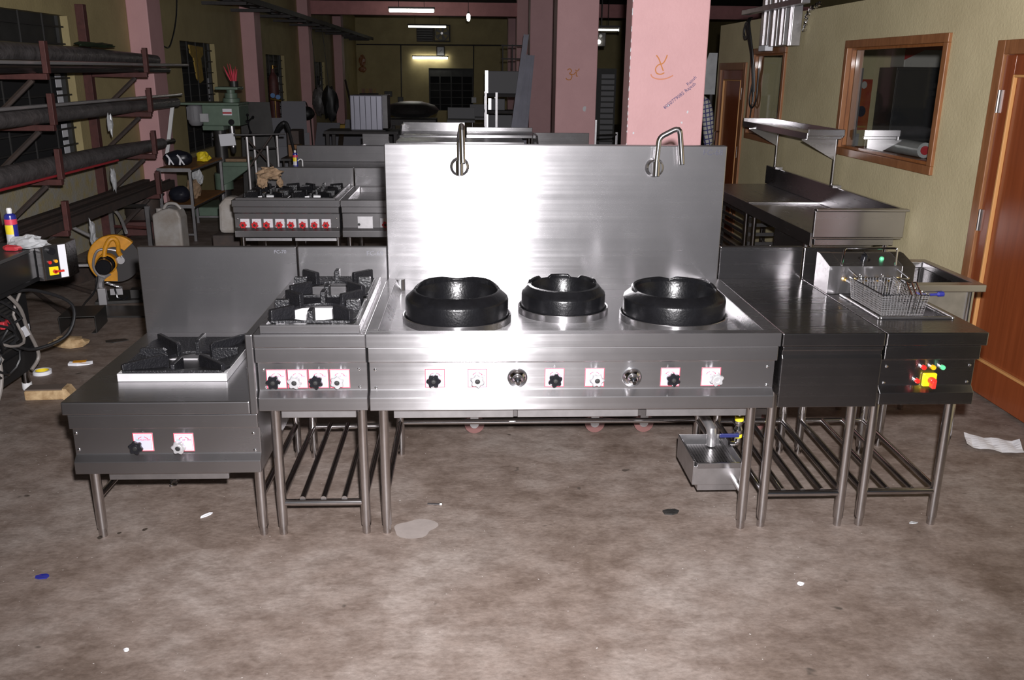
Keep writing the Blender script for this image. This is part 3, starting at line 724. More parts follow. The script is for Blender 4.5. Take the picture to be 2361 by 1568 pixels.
part('thermostat_knob', G().lathe([(0, .0), (.016, 0), (.015, .018), (.011, .020), (0, .020)], (0,0,0), 18).box(-.003, .003, -.014, .014, .018, .026).xf(Matrix.Translation((2.728, .655, hz(.655)+.001)) @ Matrix.Rotation(R(14.9), 4, 'X')), 'knob_black', ch)
part('dial_plate', G().lathe([(.018, 0), (.026, .0006)], (0,0,0), 24).xf(Matrix.Translation((2.728, .655, hz(.655)+.0005)) @ Matrix.Rotation(R(14.9), 4, 'X')), 'chrome', ch)
part('pilot_lamp', G().lathe([(.010, 0), (.010, .006), (.007, .011), (0, .013)], (0,0,0), 14).xf(Matrix.Translation((2.805, .655, hz(.655))) @ Matrix.Rotation(R(14.9), 4, 'X')), 'lamp_green', ch)
def rod(pts, r=.0045, k=.02):
    out = [Vector(pts[0])]
    for i in range(1, len(pts)-1): out += rnd(pts[i-1], pts[i], pts[i+1], k)
    return G().tube(out+[Vector(pts[-1])], r, 8)
part('lift_handle', rod([(2.608, .600, .974), (2.630, .640, 1.040), (2.862, .640, 1.040), (2.842, .598, .974)], .0045, .012), 'chrome', ch)
part('rest_bar', rod([(2.640, .59, .958), (2.650, .50, .938), (2.862, .50, .938), (2.852, .59, .958)], .004, .012), 'chrome', ch)
for i in range(6):
    x = 2.625+i*.048
    part('heating_rod', rod([(x, .588, .915), (x+.006, .540, .913), (x+.008, .520, .900), (x+.008, .520, .76)], .0052, .012), 'chrome', ch)
    part('rod_nut', G().lathe([(0, -.010), (.010, -.010), (.010, 0), (0, 0)], (x, .592, .915), 8, 'y'), 'brass', ch)
for (x, z, m) in ((2.712, .712, 'lamp_red'), (2.748, .712, 'lamp_amber'), (2.784, .712, 'lamp_green'), (2.695, .659, 'lamp_red')):
    l = part('indicator_lamp', G().lathe([(.009, 0), (.009, -.005), (.0075, -.006), (.0075, -.020)], (x, .030, z), 16, 'y'), 'chrome', fr, label='%s indicator lamp' % {'lamp_red':'red', 'lamp_amber':'amber', 'lamp_green':'green'}[m])
    part('lens', G().lathe([(.0085, -.012), (.0095, -.014), (.0095, -.024), (.008, -.027), (0, -.0275)], (x, .030, z), 16, 'y'), m, l)
sw = part('rotary_switch', G().box(2.720, 2.772, .014, .030, .634, .686), 'switch_yellow', fr, bevel=.005, label='yellow plate with red rotary handle')
part('switch_handle', G().lathe([(0, -.022), (.013, -.022), (.014, 0), (0, 0)], (2.749, .014, .661), 18, 'y').prism([(-.007, -.026), (.007, -.026), (.008, .004), (-.008, .004)], 'y', -.030, -.004, Matrix.Translation((2.749, .014, .661))), 'switch_red', sw, bevel=.002)
screws(fr, [(2.580, .710), (2.577, .645), (2.898, .714), (2.897, .648)], .030)
for x in (X4+.048, X5-.036):
    leg(fr, x, FY+.012, .568); leg(fr, x, BY-.01, .568)
    bar(fr, (x, FY+.012, .155), (x, BY-.01, .170))
bar(fr, (X4+.048, FY+.012, .149), (X5-.036, FY+.012, .149), .0135); bar(fr, (X4+.048, BY-.01, .170), (X5-.036, BY-.01, .170), .0135)
for i in range(2):
    x = X4+.048+(X5-X4-.084)*(i+1)/3; bar(fr, (x, FY+.012, .158), (x, BY-.01, .172), .011)

# fry basket standing in the tank
bk = thing('fry_basket', 'square wire-mesh fry basket standing over the fryer tank', 'basket', (2.70, .34, .862))
bz0, bz1 = .862, .945
def bpt(u, v, z):  # slightly tapered box, u,v in 0..1
    k = (z-bz0)/(bz1-bz0); i = .010*(1-k)
    return (2.605+i+(.185-2*i)*u, .190+i+(.305-2*i)*v, z)
g = G(); rw = .0014; nU, nV, nZ = 15, 24, 9
for a in range(nU+1):
    u = a/nU; g.tube([bpt(u, 0, bz1), bpt(u, 0, bz0), bpt(u, 1, bz0), bpt(u, 1, bz1)], rw, 3, False)
for a in range(nV+1):
    v = a/nV; g.tube([bpt(0, v, bz1), bpt(0, v, bz0), bpt(1, v, bz0), bpt(1, v, bz1)], rw, 3, False)
for a in range(nZ):
    z = bz0+(bz1-bz0)*a/nZ; g.tube([bpt(0,0,z), bpt(1,0,z), bpt(1,1,z), bpt(0,1,z)], rw, 3, False, True)
part('wire_mesh', g, 'tap_steel', bk, kind='stuff')
part('rim', G().tube([bpt(0,0,bz1), bpt(1,0,bz1), bpt(1,1,bz1), bpt(0,1,bz1)], .0030, 6, False, True), 'chrome', bk)
for u in (.60, .70, .80):
    part('handle_guide', G().tube([bpt(u, -.02, bz1-.075), bpt(u, -.02, bz1+.002), bpt(u+.10, .28, bz1+.030), bpt(u+.10, .28, bz1+.004)], .0022, 5), 'chrome', bk)
for v in ((.15, bz1+.012), (.28, bz1+.030)): part('guide_cross', G().cyl(bpt(.58+v[0]*.3, v[0], v[1]), bpt(.84+v[0]*.3, v[0], v[1]), .0025, 6), 'chrome', bk)
for u in (.25, .75): part('hook', rod([bpt(u, 1, bz1), (bpt(u, 1, bz1)[0], .495, .955), (bpt(u, 1, bz1)[0], .512, .955), (bpt(u, 1, bz1)[0], .512, .930)], .0022, .006), 'chrome', bk)
# ================================================================ steel units behind the cooking line
from mathutils import noise as mnoise
def lump(c, r, sx=1, sy=1, sz=1, seed=0, amp=.3, freq=3.0, n=20, flat=None):
    g = G().ball((0,0,0), 1, n); out = []
    for p in g.v:
        v = Vector(p); d = 1+amp*mnoise.noise(v*freq+Vector((seed*7.1, seed*3.3, seed)))+amp*.5*mnoise.noise(v*freq*2.6+Vector((seed, seed*5, 2)))
        q = Vector((v.x*r*sx*d, v.y*r*sy*d, v.z*r*sz*d))
        if flat is not None: q.z = max(q.z, flat)
        out.append(tuple(Vector(c)+q))
    g.v = out; g.sm = [False]*len(g.f) if amp > .35 else [True]*len(g.f); return g
mat('grey_paint', (0.20,0.20,0.21), rough=.6)
mat('card_brown', (0.30,0.20,0.12), rough=.85, noise=.35, nscale=30)
mat('plastic_milky', (0.42,0.40,0.38), rough=.4, col2=(.30,.26,.22), nscale=6)
mat('white_plastic', (0.72,0.72,0.72), rough=.35)
mat('can_blue', (0.02,0.025,0.22), rough=.25, coat=.4)
mat('can_yellow', (0.80,0.62,0.03), rough=.35)
mat('wrap_film', (0.30,0.30,0.36), rough=.35, metal=.25, noise=.12, nscale=3)

bg = thing('four_burner_range', 'steel four-burner range with eight red knobs, behind the low stock-pot range', 'range', (-.3, 3.8, 0))
bx = Matrix.Translation((0, 3.385, 0))
part('body', G().prism([(y, z+.012) for y, z in front_profile(.850, .568)], 'x', -.682, .072, Matrix.Translation((0, 3.39, 0))), 'steel', bg, bevel=.003)
open_top(bg, -.690, .080, 3.39, 4.26, .850, .050, (-.64, .03, 3.45, 4.12))
part('burner_well', G().box(-.64, .03, 3.45, 4.12, .74, .745).box(-.31, -.29, 3.45, 4.12, .745, .85).box(-.64, .03, 3.78, 3.80, .745, .846), 'steel_inner', bg)
part('backsplash', G().box(-.690, .076, 4.26, 4.30, .80, .992), 'steel', bg, bevel=.004)
part('top_rail', G().box(-.66, .05, 3.395, 3.41, .8505, .866).box(.035, .05, 3.41, 4.20, .8505, .870), 'steel', bg, bevel=.002)
part('drip_tray', G().box(-.62, -.285, 3.44, 4.1, .545, .568).box(-.262, .04, 3.44, 4.1, .545, .568), 'steel_plain', bg, bevel=.002)
for x in (-.650, .042): leg(bg, x, 3.50, .57); leg(bg, x, 4.20, .57)
bar(bg, (-.65, 4.2, .16), (.042, 4.2, .16)); bar(bg, (-.65, 3.5, .16), (-.65, 4.2, .16)); bar(bg, (.042, 3.5, .16), (.042, 4.2, .16))
for i in range(8):
    x = -.609+i*.0833
    s_ = part('sticker', ST_FACE, None, bg, loc=(x, 3.42, .679)); s_.scale = (.9,1,.9)
    o_ = bpy.data.objects.new('print_arc', ST_ARC); COL.objects.link(o_); o_.parent = s_
    knob(bg, x+(-.006 if i < 3 else .002), 3.392, .672, 'red', .3*i)
screws(bg, [(-.66, .71), (-.655, .645), (.05, .715), (.05, .65)], 3.42)
k = 0
for cx in (-.475, -.135):
    for cy in (3.62, 3.95):
        grate('burner_grate', 'black square grate at the %s of the four-burner range behind' % ['front left', 'rear left', 'front right', 'rear right'][k], cx, cy, .158, .160, .8512, .030, .017, .100, .200, .150, .010, .90, True); k += 1
solo('crumpled_paper', lump((-.475, 3.72, 1.003), .072, 1.25, .8, .62, 3, .55, 2.2, 20), 'card_brown', 'crumpled brown packing paper lying on the rear grates of the four-burner range', 'paper')
part('tail', lump((-.53, 3.70, .945), .035, 1.1, .9, 1.25, 5, .5, 2.4, 16), 'card_brown', bpy.data.objects['crumpled_paper'])
part('tail', lump((-.40, 3.71, .938), .028, .8, .9, 1.25, 9, .5, 2.4, 14), 'card_brown', bpy.data.objects['crumpled_paper'])

bm_ = thing('bain_marie', 'steel open-top bain-marie with blanked control plate, beside the four-burner range', 'counter', (.5, 3.8, 0))
part('body', G().prism([(y, z+.012) for y, z in front_profile(.850, .568)], 'x', .090, 1.0, Matrix.Translation((0, 3.40, 0))), 'steel', bm_, bevel=.003)
open_top(bm_, .084, 1.01, 3.40, 4.26, .850, .050, (.135, .96, 3.46, 4.18))
part('well', G().box(.135, .96, 3.46, 4.18, .66, .665).box(.132, .135, 3.46, 4.18, .665, .80).box(.96, .963, 3.46, 4.18, .665, .80).box(.135, .96, 4.18, 4.183, .665, .80), 'steel_inner', bm_)
part('backsplash', G().box(.084, 1.01, 4.26, 4.30, .80, .992), 'steel', bm_, bevel=.004)
part('cover_plate', G().box(.20, .31, 3.424, 3.429, .63, .73), 'steel_plain', bm_, bevel=.001)
part('plate_bolt', G().cyl((.21, 3.418, .672), (.21, 3.426, .672), .010, 10), 'rubber_black', bm_)
s_ = part('sticker', ST_FACE, None, bm_, loc=(.40, 3.43, .68)); knob(bm_, .405, 3.40, .675, 'red')
for x in (.13, .96): leg(bm_, x, 3.50, .57); leg(bm_, x, 4.20, .57)

def spray_can(name, label, x, y, z, h=.165, r=.026):
    t = thing(name, label, 'spray can', (x, y, z))
    part('can', G().lathe([(0, 0), (r, 0), (r, h*.74), (r*.93, h*.80), (r*.55, h*.85), (0, h*.85)], (x, y, z), 18), 'can_blue', t)
    part('nozzle_cap', G().lathe([(r*.42, h*.85), (r*.46, h*.96), (r*.34, h), (0, h)], (x, y, z), 14), 'white_plastic', t)
    part('label_band', G().lathe([(r+.0006, h*.56), (r+.0006, h*.70)], (x, y, z), 18), 'sticker_red', t)
    part('label_panel', G().lathe([(r+.0006, h*.30), (r+.0006, h*.55)], (x, y, z), 10, 'z', R(200), R(310)), 'can_yellow', t)
    part('label_panel', G().lathe([(r+.0006, h*.05), (r+.0006, h*.30)], (x, y, z), 10, 'z', R(200), R(310)), 'sticker_white', t)
    return t
bn = thing('splash_bench', 'long steel bench with upright back panel, behind the four-burner range', 'bench', (-.2, 5.9, 0))
part('top', G().box(-.735, 1.2, 5.60, 6.20, .81, .850), 'steel', bn, bevel=.003)
part('backsplash', G().box(-.735, 1.2, 6.17, 6.22, .851, 1.012), 'steel', bn, bevel=.004)
for x in (-.69, .25, 1.15): leg(bn, x, 5.66, .81); leg(bn, x, 6.14, .81)
bar(bn, (-.69, 5.66, .2), (1.15, 5.66, .2))
spray_can('spray_can', 'small blue spray can standing on the bench behind the four-burner range', -.668, 5.74, .851, .150, .024)
solo('wire_hook', G().tube(smooth_path([(-.60, 5.73, .853), (-.602, 5.73, .905), (-.62, 5.73, .918), (-.645, 5.73, .90)]), .006, 6), 'white_plastic', 'short white bent wire beside the small spray can', 'wire')

# benches and sinks seen over the tall backsplash
def bench(name, label, x0, x1, y0, y1, z, back=None, m='steel', lip=.04, cat='bench', left=None):
    t = thing(name, label, cat, ((x0+x1)/2, (y0+y1)/2, 0))
    part('top', G().box(x0, x1, y0, y1, z-lip, z), m, t, bevel=.003)
    if back: part('backsplash', G().box(x0, x1, y1-.04, y1, z+.001, z+back), m, t, bevel=.003)
    if left: part('side_panel', G().prism([(y0+.02, z+.001), (y1-.041, z+.001), (y1-.041, z+left), (y0+.25, z+left)], 'x', x0, x0+.025), m, t)
    for x in (x0+.05, x1-.05): leg(t, x, y0+.06, z-lip+.001); leg(t, x, y1-.06, z-lip+.001)
    return t
bench('prep_bench', 'steel bench with raised back seen over the left tap', .02, .93, 9.75, 10.6, .87, .135, left=.12)
bench('prep_bench', 'low steel bench seen over the backsplash between the two taps', .96, 1.95, 9.9, 10.7, .87, .06)
bench('prep_bench', 'steel bench with raised back seen left of the second pink pillar', 1.80, 2.50, 7.55, 8.30, .86, .155, left=.15)
bench('prep_bench', 'long steel bench with flat rim just visible above the tall backsplash', .05, 1.72, 8.75, 9.55, .86, None)
bench('prep_bench', 'steel bench with raised back behind the splash bench, left of the left tap', -.30, .02, 7.6, 8.15, .86, .14, left=.02)
# wheeled cabinets behind the wok range (only castors and bottom edges show)
def castor(parent, x, y):
    c = part('castor', G().cyl((x, y-.016, .05), (x, y+.016, .05), .05, 22), MATS_wheel, parent)
    part('hub', G().cyl((x, y-.019, .05), (x, y-.0165, .05), .022, 14), 'steel_plain', c)
    part('castor_fork', G().box(x-.02, x+.02, y-.024, y-.0195, .045, .108).box(x-.02, x+.02, y+.0195, y+.024, .045, .108).box(x-.03, x+.03, y-.03, y+.03, .102, .110), 'steel_plain', c)
MATS_wheel = mat('castor_red', (0.14,0.06,0.055), rough=.6)
for (x0, x1, lb) in ((.97, 1.72, 'steel cabinet on red castors under and behind the wok range, left one'), (1.83, 2.55, 'steel cabinet on red castors under and behind the wok range, right one')):
    t = thing('wheeled_cabinet', lb, 'cabinet', ((x0+x1)/2, 1.4, 0))
    part('carcass', G().box(x0, x1, 1.06, 1.70, .145, .84), 'steel_dark', t, bevel=.003)
    part('base_rail', G().box(x0+.02, x1-.02, 1.05, 1.10, .112, .144).box(x0+.02, x1-.02, 1.62, 1.68, .112, .144), 'steel_plain', t)
    for x in (x0+.07, x1-.07): castor(t, x, 1.12); castor(t, x, 1.64)

# film wrapped box on a dark stand
t = thing('work_stand', 'dark steel stand carrying the film-wrapped box', 'stand', (-.5, 10.9, 0))
part('top', G().box(-1.15, -.05, 10.5, 11.2, .83, .87), 'tray_dark', t)
for x in (-1.1, -.1):
    for y in (10.55, 11.15): part('leg', G().box(x-.025, x+.025, y-.025, y+.025, 0, .83), 'tray_dark', t)
part('shelf', G().box(-1.1, -.1, 10.55, 11.15, .48, .51), 'steel_plain', t)
t = thing('wrapped_box', 'grey film-wrapped steel box with thin dark stripes on a dark stand', 'box', (-.5, 10.8, .871))
part('carton', G().box(-.755, -.285, 10.56, 11.05, .884, 1.385), 'wrap_film', t, bevel=.012)
for i in range(5): part('stripe', G().box(-.700+i*.082, -.692+i*.082, 10.557, 10.5595, .89, 1.37), 'ink_dark', t)
part('side_face', G().box(-.284, -.205, 10.57, 11.04, .910, 1.390), 'steel', t, bevel=.006)
part('pallet', G().box(-.75, -.25, 10.6, 11.0, .8705, .8835), 'tray_dark', t)

mat('channel_grey', (.46,.46,.54), rough=.45, metal=.15, noise=.15, nscale=6)
# leaning channel sections against the third pillar
for i, (a, b, lb) in enumerate((((1.66, 12.75, .0), (2.005, 13.50, 2.36), 'tall steel channel leaning on the far pink pillar, reaching higher'), ((1.83, 12.75, 0), (2.045, 13.50, 2.02), 'wide shorter steel channel leaning on the far pink pillar'))):
    a, b = Vector(a), Vector(b); d = (b-a).normalized(); u = Vector((1,0,0)); u = (u-d*u.dot(d)).normalized(); v = d.cross(u)
    M = Matrix((u, v, d)).transposed().to_4x4(); M.translation = a; L = (b-a).length; hw = .045+.065*i
    t = thing('steel_channel', lb, 'channel', a)
    part('web', G().box(-hw, hw, 0, .006, 0, L, M), 'channel_grey', t)
    for x in (-hw, -hw*.2, hw*.5, hw-.01): part('rib', G().box(x, x+.012, -.03, -.0005, 0, L, M), 'channel_grey', t)

# storage rack of bits by the far pillars
t = thing('storage_rack', 'dark open storage rack left of the leaning channels', 'rack', (1.7, 14.3, 0))
for x in (1.30, 1.50, 2.02):
    for y in (14.1, 14.7): part('post', G().box(x-.02, x+.02, y-.02, y+.02, 0, 1.36 if x < 1.6 else 2.0), 'steel_plain' if x < 1.6 else 'tray_dark', t)
for z in (.66, .98, 1.28): part('shelf', G().box(1.28, 2.05, 14.1, 14.7, z, z+.05), 'tray_dark', t)
for (x0, x1, y0, y1, z0, z1, m, nm, lb) in ((1.30, 1.95, 14.2, 14.6, 1.335, 1.74, 'grey_paint', 'sheet_box', 'pale steel box on the top shelf of the storage rack'), (1.36, 1.66, 14.2, 14.6, 1.035, 1.24, 'grey_paint', 'sheet_box', 'small pale steel box on the middle shelf of the storage rack'), (1.30, 1.80, 14.15, 14.6, .715, .95, 'grey_paint', 'sheet_box', 'wide steel box on the lower shelf of the storage rack')):
    t = thing(nm, lb, 'box', ((x0+x1)/2, y0, z0))
    part('body', G().box(x0, x1, y0, y1, z0, z1), m, t, bevel=.01); part('flange', G().box(x0-.012, x0+.045, y0-.012, y0-.001, z0+.01, z1+.01), 'steel', t)
t = thing('wall_ladder_frame', 'thin dark ladder-like frame above the storage rack', 'frame', (1.75, 14.5, 1.30))
for x in (1.62, 1.80): part('upright', G().box(x, x+.02, 14.62, 14.64, 1.745, 2.22), 'tray_dark', t)
for z in (1.95, 2.19): part('crossbar', G().box(1.60, 2.06, 14.60, 14.62, z, z+.025), 'tray_dark', t)
# big vessel behind the film-wrapped box
t = thing('round_vessel', 'shiny low round steel vessel behind the film-wrapped box', 'vessel', (-.05, 13.6, 0))
part('bowl', G().lathe([(0, .92), (.30, .93), (.46, 1.0), (.50, 1.06), (.42, 1.14), (.20, 1.20), (0, 1.21)], (-.05, 13.6, 0), 32), 'steel_plain', t)
part('stand', G().box(-.5, .4, 13.2, 14.0, .80, .90).box(-.45, -.38, 13.25, 13.32, 0, .8).box(.28, .35, 13.25, 13.32, 0, .8).box(-.45, -.38, 13.9, 13.97, 0, .8).box(.28, .35, 13.9, 13.97, 0, .8), 'tray_dark', t)
bench('far_sink', 'far steel sink unit below the back window', .55, 1.10, 15.0, 15.7, .80, .22, 'grey_paint', cat='sink')
bench('far_bench', 'far grey steel bench with raised back, right of the back window', 1.00, 1.40, 16.4, 17.0, .78, .26, 'grey_paint')

# ================================================================ right side: landing table, overshelf, hand sink
lt = thing('landing_table', 'long steel landing table with raised back standing along the partition wall', 'table', (3.6, 4, 0))
TX0, TX1 = 3.29, 3.895
part('near_top', G().box(TX0, TX1, 2.70, 4.12, .700, .735), 'steel_y', lt, bevel=.003)
part('far_top', G().box(TX0, TX1, 4.125, 5.45, .690, .735), 'steel_y', lt, bevel=.003)
part('joint_strip', G().box(TX0-.004, TX1-.02, 4.10, 4.14, .7355, .748), 'steel', lt, bevel=.002)
part('end_panel', G().box(TX0-.006, TX1, 2.672, 2.699, .715, .892), 'steel', lt, bevel=.006)
part('end_rim', G().box(TX0-.006, TX1+.01, 2.645, 2.698, .893, .908), 'steel', lt, bevel=.004)
part('backsplash', G().box(TX1-.022, TX1+.005, 2.70, 5.52, .736, .905), 'steel_y', lt, bevel=.004)
part('front_apron', G().box(TX0-.012, TX0-.001, 2.70, 5.45, .655, .742), 'steel_y', lt, bevel=.002)
part('sink_bowl', G().box(TX0+.05, TX1-.06, 2.95, 3.60, .42, .699), 'steel_y', lt, bevel=.02)
for y in (2.78, 4.02, 4.24, 5.36):
    for x in (TX0+.03, TX1-.06): leg(lt, x, y, .70)
bar(lt, (TX0+.03, 2.78, .2), (TX0+.03, 5.36, .2)); bar(lt, (TX1-.06, 2.78, .2), (TX1-.06, 5.36, .2))
part('corner_bracket', G().box(TX0+.02, TX1-.05, 2.70, 2.74, .66, .699), 'steel', lt, bevel=.002)
sl = thing('rack_trolley', 'steel rack with horizontal runners under the far end of the landing table', 'rack', (3.55, 4.7, 0))
for y in (4.40, 5.20):
    for x in (3.40, 3.80): part('post', G().box(x-.012, x+.012, y-.012, y+.012, 0, .66), 'steel_tube', sl)
for i in range(7):
    z = .10+i*.08; part('runner', G().box(3.388, 3.812, 4.37, 4.386, z, z+.028), 'steel', sl)
    part('runner', G().box(3.372, 3.386, 4.41, 5.19, z, z+.028), 'steel', sl)
ov = thing('overshelf', 'small steel wall shelf on two posts and triangular brackets above the landing table', 'shelf', (3.75, 4.6, .91))
part('shelf', G().box(3.62, 3.88, 3.82, 5.49, 1.300, 1.306), 'steel_y', ov)
part('front_lip', G().box(3.606, 3.619, 3.82, 5.49, 1.268, 1.318), 'steel_y', ov, bevel=.002)
part('back_lip', G().box(3.881, 3.893, 3.82, 5.49, 1.285, 1.345), 'steel_y', ov, bevel=.002)
part('end_lip', G().box(3.606, 3.893, 3.800, 3.819, 1.296, 1.347), 'steel', ov, bevel=.004)
part('end_lip', G().box(3.606, 3.893, 5.491, 5.510, 1.280, 1.347), 'steel', ov, bevel=.004)
for y in (3.86, 5.22):
    part('post', G().cyl((3.855, y, .906), (3.855, y, 1.299), .014, 12), 'steel_tube', ov)
    part('support_rail', G().box(3.62, 3.88, y-.03, y-.008, 1.272, 1.299), 'steel', ov, bevel=.002)
    part('bracket', G().prism([(3.842, 1.271), (3.575, 1.271), (3.575, 1.262), (3.842, 1.115)], 'y', y-.02, y-.014), 'steel', ov)
    part('post_foot', G().box(3.83, 3.898, y-.09, y-.02, .9055, .925), 'steel_plain', ov)
hs = thing('hand_sink', 'small steel hand sink with deep bowl between the fryer and the brown door', 'sink', (3.2, 1.1, 0))
open_top(hs, 2.99, 3.42, .86, 1.45, .825, .035, (3.03, 3.375, .92, 1.39))
part('bowl', G().box(3.03, 3.375, .92, 1.39, .60, .604).box(3.026, 3.03, .92, 1.39, .60, .79).box(3.375, 3.379, .92, 1.39, .60, .79).box(3.03, 3.375, .916, .92, .60, .79).box(3.03, 3.375, 1.39, 1.394, .60, .79), 'steel_dark', hs)
part('skirt', G().box(3.02, 3.385, .905, .913, .30, .79), 'steel_plain', hs)
for x in (3.03, 3.375):
    for y in (.91, 1.40): leg(hs, x, y, .79)
solo('blue_strap', G().tube(smooth_path([(3.08, .852, .79), (3.13, .852, .781), (3.19, .852, .783), (3.215, .852, .785)]), [.005]*6+[.006]*6+[.012]*6+[.010], 8), 'can_blue', 'shiny blue plastic handle hanging under the hand sink rim', 'handle')

# ---------------------------------------------------------------- inside the cabin, seen through its window
mat('cupboard_dark', (0.045,0.045,0.05), rough=.5)
mat('poster_red', (0.32,0.035,0.02), rough=.5, col2=(.42,.13,.03), nscale=5)
mat('poster_gold', (0.45,0.28,0.07), rough=.5, noise=.3, nscale=20)
mat('film_clear', (0.45,0.46,0.47), rough=.25, noise=.2, nscale=9)
mat('carton_red', (0.42,0.03,0.04), rough=.5)
mat('carton_white', (0.50,0.48,0.46), rough=.5)
mat('tube_teal', (0.20,0.34,0.34), rough=.4)
t = thing('cupboard', 'tall dark steel cupboard inside the office, seen through the big window', 'cupboard', (5.8, 6.6, 0))
part('carcass', G().box(5.47, 6.49, 6.45, 6.87, .02, 1.825), 'cupboard_dark', t, bevel=.005)
for x0 in (5.475, 5.982): part('door', G().box(x0, x0+.503, 6.435, 6.449, .10, 1.80), 'cupboard_dark', t, bevel=.003)
part('plinth', G().box(5.49, 6.47, 6.47, 6.85, 0, .02), 'cupboard_dark', t)
t = thing('wall_calendar', 'red and gold wall calendar hanging inside the office left of the cupboard', 'calendar', (5.25, 6.88, 1.16))
part('sheet', G().box(5.02, 5.42, 6.885, 6.895, 1.16, 1.70), 'poster_red', t)
part('print_sun', G().disc((5.12, 6.883, 1.50), .13, .001, 'y', 28), 'poster_gold', t)
part('print_sun', G().disc((5.12, 6.8815, 1.50), .05, .001, 'y', 24), 'film_clear', t)
part('print_figure', G().ball((5.33, 6.883, 1.36), .05, 12, 1, .02, 1.2), 'ink_dark', t); part('print_figure', G().ball((5.33, 6.883, 1.64), .04, 12, .8, .02, 1), 'carton_white', t)
part('print_band', G().box(5.06, 5.40, 6.8835, 6.8845, 1.185, 1.205), 'poster_gold', t)
t = thing('notice_sheet', 'grey printed notice below the red calendar inside the office', 'notice', (5.2, 6.88, .78))
part('sheet', G().box(4.98, 5.34, 6.888, 6.896, .78, 1.12), 'film_clear', t)
for i in range(5): part('print_line', G().box(5.03, 5.30, 6.8865, 6.8875, .84+i*.055, .85+i*.055), 'ink_dark', t)
t = thing('paper_roll', 'pale rolled sheet with red core lying on the inside sill of the big window', 'roll', (4.1, 3.3, 1.2))
part('roll', G().cyl((4.115, 3.75, 1.262), (4.115, 2.98, 1.262), .052, 20), 'film_clear', t); part('core', G().cyl((4.115, 2.985, 1.262), (4.115, 2.972, 1.262), .030, 16), 'carton_red', t)
struct('window_sill', G().box(4.02, 4.20, 2.46, 4.01, 1.19, 1.209), 'wood_brown', bpy.data.objects['window_6'])
struct('sliding_stile', G().box(4.00, 4.02, 3.895, 3.915, 1.21, 1.80), 'steel_plain', bpy.data.objects['window_6'])
t = thing('carton', 'white and red carton wrapped in plastic on top of the dark cupboard', 'carton', (5.8, 6.6, 1.83))
part('box', G().box(5.55, 5.97, 6.48, 6.8, 1.827, 2.04), 'carton_white', t, bevel=.01); part('band', G().prism([(5.548, 1.90), (5.75, 2.0), (5.972, 2.0), (5.972, 2.042), (5.548, 2.042)], 'y', 6.475, 6.4795), 'carton_red', t)
part('flap', G().box(5.62, 5.78, 6.474, 6.4795, 1.83, 1.885), 'carton_white', t)
solo('teal_tube', G().cyl((6.06, 6.60, 1.927), (6.46, 6.62, 1.927), .10, 20), 'tube_teal', 'pale teal rolled tube on top of the dark cupboard', 'tube')
# ---------------------------------------------------------------- hanging bundle of tube fittings, cables and chain by the partition
t = thing('hanging_channels', 'bundle of four steel channels hung over the partition top', 'channels', (3.85, 5.4, 2.0))
for i, (y0, y1, z0) in enumerate(((5.84, 5.62, 2.005), (5.56, 5.36, 1.990), (5.32, 5.16, 1.995), (5.06, 4.96, 1.985))):
    part('channel', G().box(3.80, 3.885, y1, y0, z0, 2.75), 'steel_plain', t, bevel=.004)
    part('rib', G().box(3.79, 3.7995, (y0+y1)/2-.006, (y0+y1)/2+.006, z0, 2.74), 'steel', t)
part('end_cap', G().box(3.785, 3.86, 5.60, 5.80, 1.955, 2.004), 'paper_white', t, bevel=.004)
solo('tube_fitting', G().box(3.70, 3.775, 4.50, 6.17, 2.30, 2.345), 'steel_plain', 'long horizontal steel light channel across the hanging bundle', 'channel', bevel=.004)
random.seed(3)
t = thing('cable_hank', 'thick hank of black cables hanging down the partition beside the office window', 'cables', (3.86, 6.1, 1.4))
for i in range(9):
    a = random.uniform(-.05, .05); b = random.uniform(-.04, .04)
    part('cable', G().tube(smooth_path([(3.87, 6.42+a, 2.29), (3.80, 6.26+a, 2.20+b), (3.82, 6.12+a*.6, 1.95), (3.85, 6.10+a*.5, 1.72+b), (3.86, 6.08+a*.4, 1.52+b*2)]), .009, 6), 'cable_black', t)
part('cable_loop', G().tube(smooth_path([(3.86, 6.10, 1.75), (3.84, 6.13, 1.5), (3.85, 6.06, 1.42), (3.86, 5.97, 1.52), (3.86, 5.98, 1.8)]), .008, 6), 'cable_black', t)
part('cable_end', G().tube([(3.86, 6.10, 1.46), (3.86, 6.13, 1.31)], .007, 6), 'cable_black', t)
for i in range(3): part('cable_coil', G().lathe([(.06+.012*i, 0)]+[(.06+.012*i+.008*math.cos(a), .008*math.sin(a)) for a in (1, 2.5, 4, 5.5)], (3.80, 6.30, 2.16), 20, 'x', close=True), 'cable_black', t)
t = thing('tinsel_chain', 'short silver tinsel garland hanging from the partition top', 'garland', (3.88, 4.8, 2.1))
pts = smooth_path([(3.85, 4.50, 2.298), (3.86, 4.62, 2.285), (3.87, 4.76, 2.262), (3.88, 4.85, 2.20), (3.885, 4.885, 2.11)], 6)
for i, p in enumerate(pts):
    part('tinsel', lump(p, .016, 1, 1, 1, i, .8, 4, 8), 'chrome', t)
